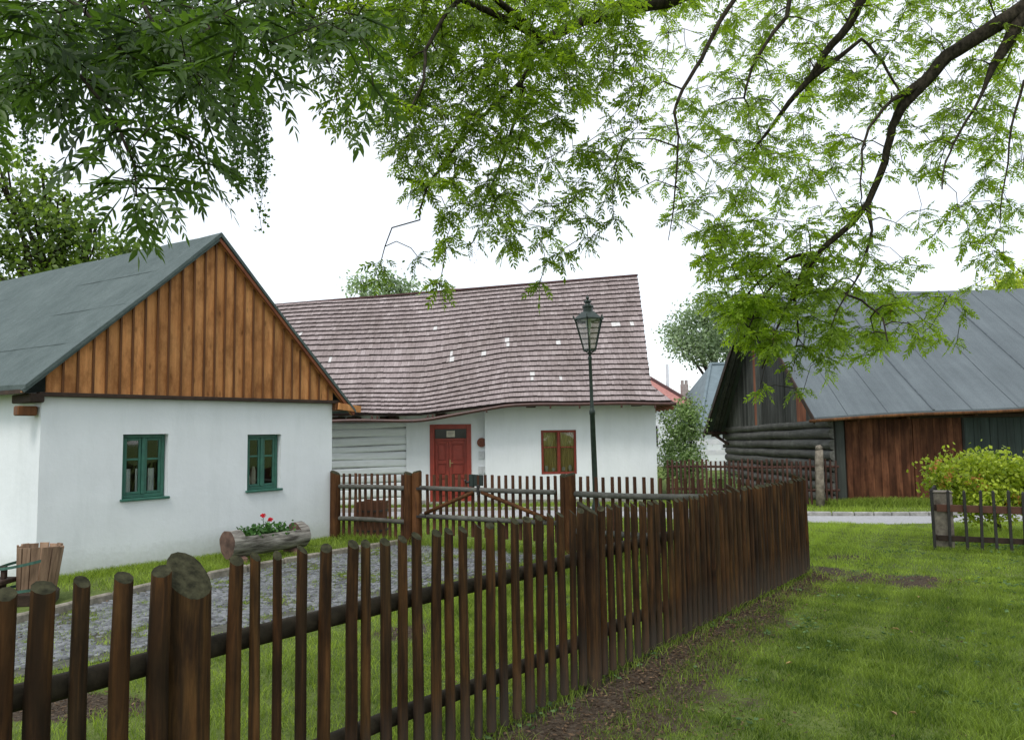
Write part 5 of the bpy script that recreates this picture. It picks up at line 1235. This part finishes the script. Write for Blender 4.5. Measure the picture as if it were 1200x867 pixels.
def spray_leaves(sk, tips, L, nl, mat, parent, name, tint_f, npair=5, lf=.36, wid=.30, loc=None):
    B = []; D = []; LL = []; TB = []
    for (k, g) in tips:
        p = sk.P[k]; m_ = nl+random.randint(-1,1); a0 = random.uniform(0,6.28); tb = tint_f(p)
        for j in range(m_):
            a = a0+j*2*math.pi/m_+random.uniform(-.3,.3); d = np.array([math.cos(a), math.sin(a), random.uniform(-.95,.35)])+g*.45; d[2] = max(-1.4,min(.5,d[2])); d /= np.linalg.norm(d)
            B.append(p+rng.normal(size=3)*.012-g*random.uniform(0,.10)); D.append(d); LL.append(L*random.uniform(.7,1.15)); TB.append(tb+random.uniform(-.12,.12))
    V, Fc, T = compound_leaves(np.array(B), np.array(D), np.array(LL), npair, lf, wid=wid, tintb=np.clip(np.array(TB),0,1))
    print(name, 'leaves', len(B)); loc = np.array(loc)
    return np_obj(name, V-loc, Fc, 4, mat, parent, T)

def big_ash():
    T = (10.2, 2.6, 0.0)
    t = thing('ash_tree', 'large ash tree reaching in from the right with long drooping limbs over the barn', 'tree', T)
    sk = Skel(); a = sk.line([np.array([10.2,2.6,-.2]), np.array([10.1,2.7,2.2]), np.array([9.7,3.1,4.6])], [.42,.34,.30])
    f1 = sk.line([np.array([8.2,5.0,6.2]), px3(1330,-80,8.2), px3(1200,10,8.4)], [.2,.14,.095], a)
    def L(pts, w, par, d0, d1):   # pts in picture columns/rows, widths in px, distances d0..d1
        n = len(pts); ds = np.linspace(d0, d1, n); return sk.line([px3(x, y, d) for (x, y), d in zip(pts, ds)], [max(.003, wi*d/F/2*.85) for wi, d in zip(w, ds)], par)
    m1 = L([(1155,38),(1110,66),(1085,95)], [21,19,17], f1, 8.4, 8.4)
    m2 = L([(1057,125),(1045,150),(1037,190),(1017,238)], [14,11,10,9], m1, 8.4, 8.6)
    m3 = L([(996,264),(965,290),(948,318),(930,345)], [8.5,8,7,6], m2, 8.6, 8.8)
    L([(918,368),(908,392),(900,415),(893,432)], [4,3,2.5,2], m3, 8.8, 8.9)
    L([(934,368),(936,392),(933,405)], [3,2.5,2], m3, 8.8, 8.7)
    L([(1045,118),(1018,150),(1010,175),(1010,232)], [5,4,3,2], m1, 8.3, 8.0)
    L([(1022,270),(1008,320),(988,352)], [4,3,2.4], m2, 8.5, 8.3)
    L([(950,296),(925,302),(895,325),(868,352),(850,372)], [5,4.5,4,3,2], m3, 8.7, 9.3)
    L([(925,318),(905,335),(885,365),(872,395)], [4,3.6,3,2], m3, 8.7, 8.4)
    L([(978,340),(1010,352),(1034,372),(1040,400)], [4,3.2,2.6,2], m3, 8.7, 8.0)
    L([(1150,112),(1122,160),(1108,190),(1104,222)], [4,3.4,2.6,2], f1, 8.2, 7.8)
    # high scaffold out of the picture
    h1 = sk.line([np.array([6.5,5.0,7.6]), np.array([4.6,6.6,7.9])], [.22,.15], a)
    h2 = L([(830,-22),(780,0),(722,10),(662,35),(636,47)], [26,24,20,15,11], h1, 8.8, 7.6)
    b1 = L([(622,62),(620,82),(610,97)], [8,8,7], h2, 7.6, 7.6)
    L([(590,115),(550,152),(520,190),(500,220),(492,246)], [5.5,5,4.5,3.5,2.5], b1, 7.6, 7.2)
    L([(612,118),(600,150),(590,185),(578,212),(566,240)], [5.5,5,4.5,3.5,2.5], b1, 7.6, 8.0)
    g1 = L([(1020,-30),(1010,0),(996,28),(966,64),(950,92)], [16,14,12,10,9], h1, 8.6, 8.8)
    L([(925,120),(905,148),(880,180)], [7,5,3], g1, 8.8, 9.0)
    L([(1010,46),(1034,72),(1055,108)], [5,4,3], g1, 8.6, 8.4)
    L([(930,-20),(922,20),(900,48),(882,76),(872,115)], [7,6,5,4,3], h1, 8.2, 8.0)
    L([(875,-20),(842,28),(822,70),(800,105),(790,132),(795,160),(793,202),(789,246),(783,282)], [7,6.5,6,5,4,3,2.5,2,1], h1, 8.0, 7.6)
    L([(560,-20),(520,20),(498,60),(497,95),(480,130)], [8,6,5,4,3], h2, 6.8, 6.2)
    L([(470,-20),(420,15),(380,50)], [7,5,3], h2, 6.4, 5.2)
    L([(1290,60),(1200,95),(1185,150),(1178,210),(1172,262)], [5,4,3,2,1.5], f1, 8.0, 7.6)
    sp = []
    for j, row in enumerate(GRID):
        for i, ch in enumerate(row):
            d = int(ch)
            if i < 8 or (i == 8 and j > 1): continue
            px0 = i*40; near = i < 11
            base = {0:0,1:.3,2:.6,3:.95,4:1.3,5:1.7,6:2.2,7:2.9,8:3.6,9:4.9}[d]*(1.0 if near else (2.55 if i < 17 else 2.35))
            n = int(base)+(random.random() < base-int(base))
            for _ in range(n):
                px = px0+random.uniform(0,40); py = j*40+random.uniform(0,40)
                if i < 11: dd = random.uniform(4.2,6.0)
                elif i < 19: dd = random.uniform(6.6,8.6)
                else: dd = random.uniform(8.1,10.2)
                sp.append(px3(px, py-20, dd))
    for (cx_, cy_, rx_, ry_, n_) in ((870,345,48,38,46),(895,388,42,34,42),(860,310,42,26,22),(955,330,40,30,24),(1035,365,22,14,12),(1030,405,20,8,8),(985,405,16,12,8),(840,285,25,18,14)):
        for _ in range(n_):
            a_ = random.uniform(0,6.283); q_ = math.sqrt(random.random()); sp.append(px3(cx_+math.cos(a_)*q_*rx_, cy_+math.sin(a_)*q_*ry_-12, random.uniform(8.0,9.6)))
    # extra unseen sprays added above and beside the view to shade the lawn
    for _ in range(330):
        p = np.array([random.uniform(-2.5,12.5), random.uniform(-3.5,8.5), random.uniform(5.2,10.5)])
        py = 506-900*(p[2]-1.75)/max(.1,p[1]); px = 600+900*p[0]/max(.1,p[1])
        if p[1] > .3 and py > -60 and -80 < px < 1280: continue
        sp.append(p)
    sk2n = len(sk.P); sk.line([np.array([8.5,0.5,7.0]), np.array([6.0,-1.0,8.5]), np.array([2.5,-1.5,8.6])], [.16,.1,.05], a); sk.line([np.array([7.0,4.5,9.0]), np.array([3.5,4.0,9.4]), np.array([0,4.0,9.0])], [.14,.08,.04], a)
    tips = grow(sk, sp, .0075)
    def tf(p): return 0.40+0.30*vnoise(p[0]*1.2, p[1]*1.2+p[2], .8)+ (0.18 if p[0] > 1.5 else 0) - (0.2 if p[0] < -.9 else 0)
    spray_leaves(sk, tips, .175, 7, M['ash_leaf'], t, 'crown', tf, loc=T, wid=.40, lf=.33)
    mb = MB(); sk.build(mb); mb.v = [(x-T[0], y-T[1], z-T[2]) for x, y, z in mb.v]; mb.obj('trunk', M['bark'], t, smooth=True)
    # hanging bunches of brown keys
    P = []
    for k in random.sample(range(len(tips)), 110):
        p = sk.P[tips[k][0]]; m_ = 26; q = rng.normal(size=(m_,3))*np.array([.028,.028,.045])+p-np.array([0,0,.05]); P.append(q)
    P = np.concatenate(P)-np.array(T); V, Fc = np_leaves(P, None, rng.uniform(.02,.035,len(P)), .3); tag(np_obj('seed_keys', V, Fc, 3, M['key'], t, np.repeat(rng.random(len(P)),4)), kind='stuff')
def near_ash():
    T = (-5.6, 0.6, 0.0); t = thing('ash_tree', 'close dark ash branches hanging in the upper left corner above the near fence', 'tree', T)
    sk = Skel(); a = sk.line([np.array([-5.6,.6,-.2]), np.array([-5.5,.7,2.0]), np.array([-5.0,1.1,3.9])], [.24,.2,.16])
    def L(pts, w, par, d0, d1):
        n = len(pts); ds = np.linspace(d0, d1, n); return sk.line([px3(x, y, d) for (x, y), d in zip(pts, ds)], [max(.0022, wi*d/F/2) for wi, d in zip(w, ds)], par)
    b = L([(-160,-90),(-40,-15),(0,12),(50,50),(85,80),(120,120),(140,150),(157,192),(160,230)], [14,7,5.5,5,4.5,4,3.5,3,2.2], a, 3.6, 3.0)
    c = L([(-80,-120),(30,-30),(95,10),(150,68),(205,76)], [12,8,5,3,2], a, 3.6, 3.2)
    L([(140,-60),(230,-20),(262,20),(278,45)], [8,6,4,2.5], c, 4.0, 3.6)
    L([(300,-40),(350,0),(375,35),(384,75)], [6,5,3.5,2.5], c, 4.4, 4.6)
    sp = []
    for j, row in enumerate(GRID):
        for i, ch in enumerate(row[:11]):
            d = int(ch)
            if i >= 8 and j > 2: continue
            if i < 3 and j >= 4 : continue
            if i == 6 and j > 4 or i == 7 and j > 2: continue
            base = {0:0,1:.06,2:.12,3:.2,4:.28,5:.38,6:.5,7:.66,8:.85,9:1.25}[d]*(1.0 if i < 8 else .5)
            base *= 2.7 if j < 3 else .8; n = int(base)+(random.random() < base-int(base))
            for _ in range(n): sp.append(px3(i*40+random.uniform(0,40), j*40+random.uniform(-12,28), random.uniform(3.0,4.6)))
    for (px, py) in ((190,165),(215,180),(235,205),(150,200),(130,230),(165,240),(185,262),(150,258),(120,175),(200,230),(305,75),(110,150),(60,120)): sp.append(px3(px, py-22, random.uniform(2.9,3.4)))
    for _ in range(60):  # more sprays added out of view to shade the foreground
        p = np.array([random.uniform(-7,-1.0), random.uniform(-2.5,3.0), random.uniform(3.4,6.5)]); py = 506-900*(p[2]-1.75)/max(.1,p[1]); px = 600+900*p[0]/max(.1,p[1])
        if p[1] > .3 and py > -60 and px > -80: continue
        sp.append(p)
    tips = grow(sk, sp, .0045)
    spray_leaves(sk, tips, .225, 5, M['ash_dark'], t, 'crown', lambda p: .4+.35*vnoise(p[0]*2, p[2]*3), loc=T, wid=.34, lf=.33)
    mb = MB(); sk.build(mb); mb.v = [(x-T[0], y-T[1], z-T[2]) for x, y, z in mb.v]; mb.obj('trunk', M['bark'], t, smooth=True)
def birch():
    T = (-8.2, 4.2, 0.0); t = thing('birch_tree', 'birch with long hanging strands of tiny leaves left of the gable apex', 'tree', T)
    mb = MB(); a = [(-8.2,4.2,-.2),(-8.1,4.3,3),(-7.4,4.9,5.6)]; mb.tube(a, [.16,.13,.09], 10, caps=False)
    lim = [a[2]]+[tuple(px3(x, y, d)) for x, y, d in ((-150,-120,7.0),(0,-60,6.6),(120,-20,6.6),(200,15,6.8),(262,60,6.9),(283,100,7.0))]; mb.tube(lim, [.08,.05,.035,.03,.025,.015,.008], 6, caps=False)
    P = []
    strands = []
    for _ in range(17):
        x = random.uniform(266,312); y0 = random.uniform(90,130); y1 = {0:270}.get(_, random.uniform(150,250)-abs(x-283)*1.2); d = random.uniform(6.6,7.4); strands.append((x,y0,y1,d))
    for _ in range(12):
        x = random.uniform(-10,60); y0 = random.uniform(60,110); y1 = random.uniform(130,205); strands.append((x,y0,y1,random.uniform(6,7)))
    for _ in range(30):
        x = random.uniform(150,262); y0 = random.uniform(-10,40); y1 = random.uniform(60,150); strands.append((x,y0,y1,random.uniform(6,7.4)))
    for (x, y0, y1, d) in strands:
        top = px3(x, y0, d); bot = px3(x+random.uniform(-6,8), y1, d); L_ = np.linalg.norm(bot-top); n = max(3, int(L_/.15)); pts = [top+(bot-top)*k/n+rng.normal(size=3)*.012 for k in range(n+1)]
        mb.tube(pts, [.003]*(n+1), 3, caps=False)
        # link the strand to the limb
        j = min(range(len(lim)), key=lambda q: np.linalg.norm(np.array(lim[q])-top)); mb.tube([lim[j], (np.array(lim[j])+top)/2+np.array([0,0,.05]), top], [.008,.005,.003], 4, caps=False)
        m_ = int(L_*190); f = rng.random(m_)[:,None]; q = top+(bot-top)*f+rng.normal(size=(m_,3))*np.array([.035,.035,.02]); P.append(q)
    P = np.concatenate(P)-np.array(T); V, Fc = np_leaves(P, None, rng.uniform(.025,.046,len(P)), .8); np_obj('crown', V, Fc, 3, M['birch_leaf'], t, np.repeat(rng.random(len(P)),4))
    mb.v = [(x-T[0], y-T[1], z-T[2]) for x, y, z in mb.v]; mb.obj('trunk', M['bark'], t, smooth=True)
big_ash(); near_ash(); birch()

# ------------------------------------------------------------------ litter and small fallen things
M['weed_leaf'] = leafmat('weed_leaves', (0.04,0.085,0.025), (0.12,0.20,0.075), 0.25, (1.4,1.6,0.9), 0.7)
def litter():
    n = 13000; P = []
    while len(P) < n:
        s = random.uniform(-4.5,5.1); d = random.gauss(.15,.24) if s > 0.2 else random.gauss(.40,.45); q = NA+ND*s+NN*d
        if bare(q.x, q.y) > random.uniform(.05,.6): P.append((q.x, q.y, hgt(q.x,q.y)+random.uniform(.004,.022)))
    for _ in range(900):
        x = 4.55+random.gauss(0,.6); y = 9.0+random.gauss(0,.5)
        if bare(x,y) > .3: P.append((x,y,hgt(x,y)+.01))
    for _ in range(1200):
        x = -3.0+random.gauss(0,.6); y = 5.15+random.gauss(0,.25)
        if bare(x,y) > .25: P.append((x,y,hgt(x,y)+.01))
    for _ in range(2600):
        t_ = random.random(); u_ = random.random(); a = interp_poly(yard_lo, t_); b_ = interp_poly(yard_up, t_); x = a[0]+(b_[0]-a[0])*u_; y = a[1]+(b_[1]-a[1])*u_
        if vnoise(x*2, y*2, 1.3) > random.uniform(-.3,.6): P.append((x,y,hgt(x,y)+random.uniform(.016,.028)))
    for _ in range(6500):
        x = random.uniform(-.5,8); y = random.uniform(3.8,13)
        if not blocked(x, y) and vnoise(x*1.3+4, y*1.3, 1.1) > random.uniform(-.6,.8): P.append((x,y,hgt(x,y)+random.uniform(.01,.035)))
    P = np.array(P); V, Fc = np_leaves(P, None, rng.uniform(.012,.045,len(P)), .5); V[:,2] = np.repeat(P[:,2],4)+(V[:,2]-np.repeat(P[:,2],4))*.35
    tag(np_obj('leaf_litter', V, Fc, 3, M['litter'], None, np.repeat(rng.random(len(P))**1.6,4)), kind='stuff', label='brown dry leaf litter scattered along the foot of the near fence', cat='leaf litter')
    W_ = []
    for _ in range(1300):
        x = random.uniform(-.3,7.5); y = random.uniform(3.9,11.5)
        if blocked(x, y) or vnoise(x+2, y-6, 1.4) < random.uniform(-.1,.9): continue
        W_.append(np.array([x,y,hgt(x,y)+.03])+rng.normal(size=(random.randint(4,10),3))*np.array([.045,.045,.01]))
    for _ in range(60):
        q = Vector((6.3,11.2))+Vector((random.uniform(0,1.2),random.uniform(-.7,.1))); W_.append(np.array([q.x,q.y,.06])+rng.normal(size=(8,3))*np.array([.06,.06,.03]))
    W_ = np.concatenate(W_); V, Fc = np_leaves(W_, None, rng.uniform(.03,.06,len(W_)), .7); V[:,2] = np.repeat(W_[:,2],4)+(V[:,2]-np.repeat(W_[:,2],4))*.4
    tag(np_obj('lawn_weeds', V, Fc, 3, M['weed_leaf'], None, np.repeat(rng.random(len(W_)),4)), kind='stuff', label='clover and broad leaved weeds scattered through the lawn', cat='weeds')
    i = 0
    LB = ['pale fallen leaf on the bare patch beyond the fence end','small yellow leaf lying on the lawn right of the bare patch','orange brown leaf on the lawn in the middle distance','curled tan leaf on the grass nearest the picture bottom','yellow leaf at the bottom of the lawn','dry brown leaf left of the lawn middle','small pale leaf close to the fence foot','large brown leaf on the worn patch']
    for (px, py), lb in zip(((1014,672),(1124,683),(1049,743),(1047,845),(1070,845),(925,783),(908,693),(1077,702)), LB):
        r = ray(px, py); q = P0+r*(-H/r.z); Pq = np.array([[0,0,0.0]]*3)+rng.normal(size=(3,3))*np.array([.012,.012,.002])
        me = MB(); 
        a = random.uniform(0,6.28); L_ = random.uniform(.05,.08); w = L_*.45; pts = []
        for k, (u, v, z) in enumerate(((-.5,0,.004),(-.2,.4,.012),(.2,.38,.016),(.5,0,.006),(.2,-.38,.02),(-.2,-.4,.014))):
            pts.append((L_*u*math.cos(a)-w*v*math.sin(a), L_*u*math.sin(a)+w*v*math.cos(a), z))
        me.add(pts, [(0,1,2,3),(0,3,4,5)])
        o = me.obj('fallen_leaf', M['fallen_plain'] if i % 3 else M['fallen_tan'], None, loc=(q.x, q.y, hgt(q.x,q.y)+.032)); tag(o, lb, 'leaf', 'fallen leaves on the lawn'); i += 1
M['fallen_plain'] = plain('yellow_dry_leaf', (0.5,0.36,0.13), (0.3,0.19,0.07), 30, 0.7)
M['fallen_tan'] = plain('tan_dry_leaf', (0.42,0.27,0.17), (0.24,0.14,0.08), 30, 0.7)
litter()
print('objects', len(sc.objects))
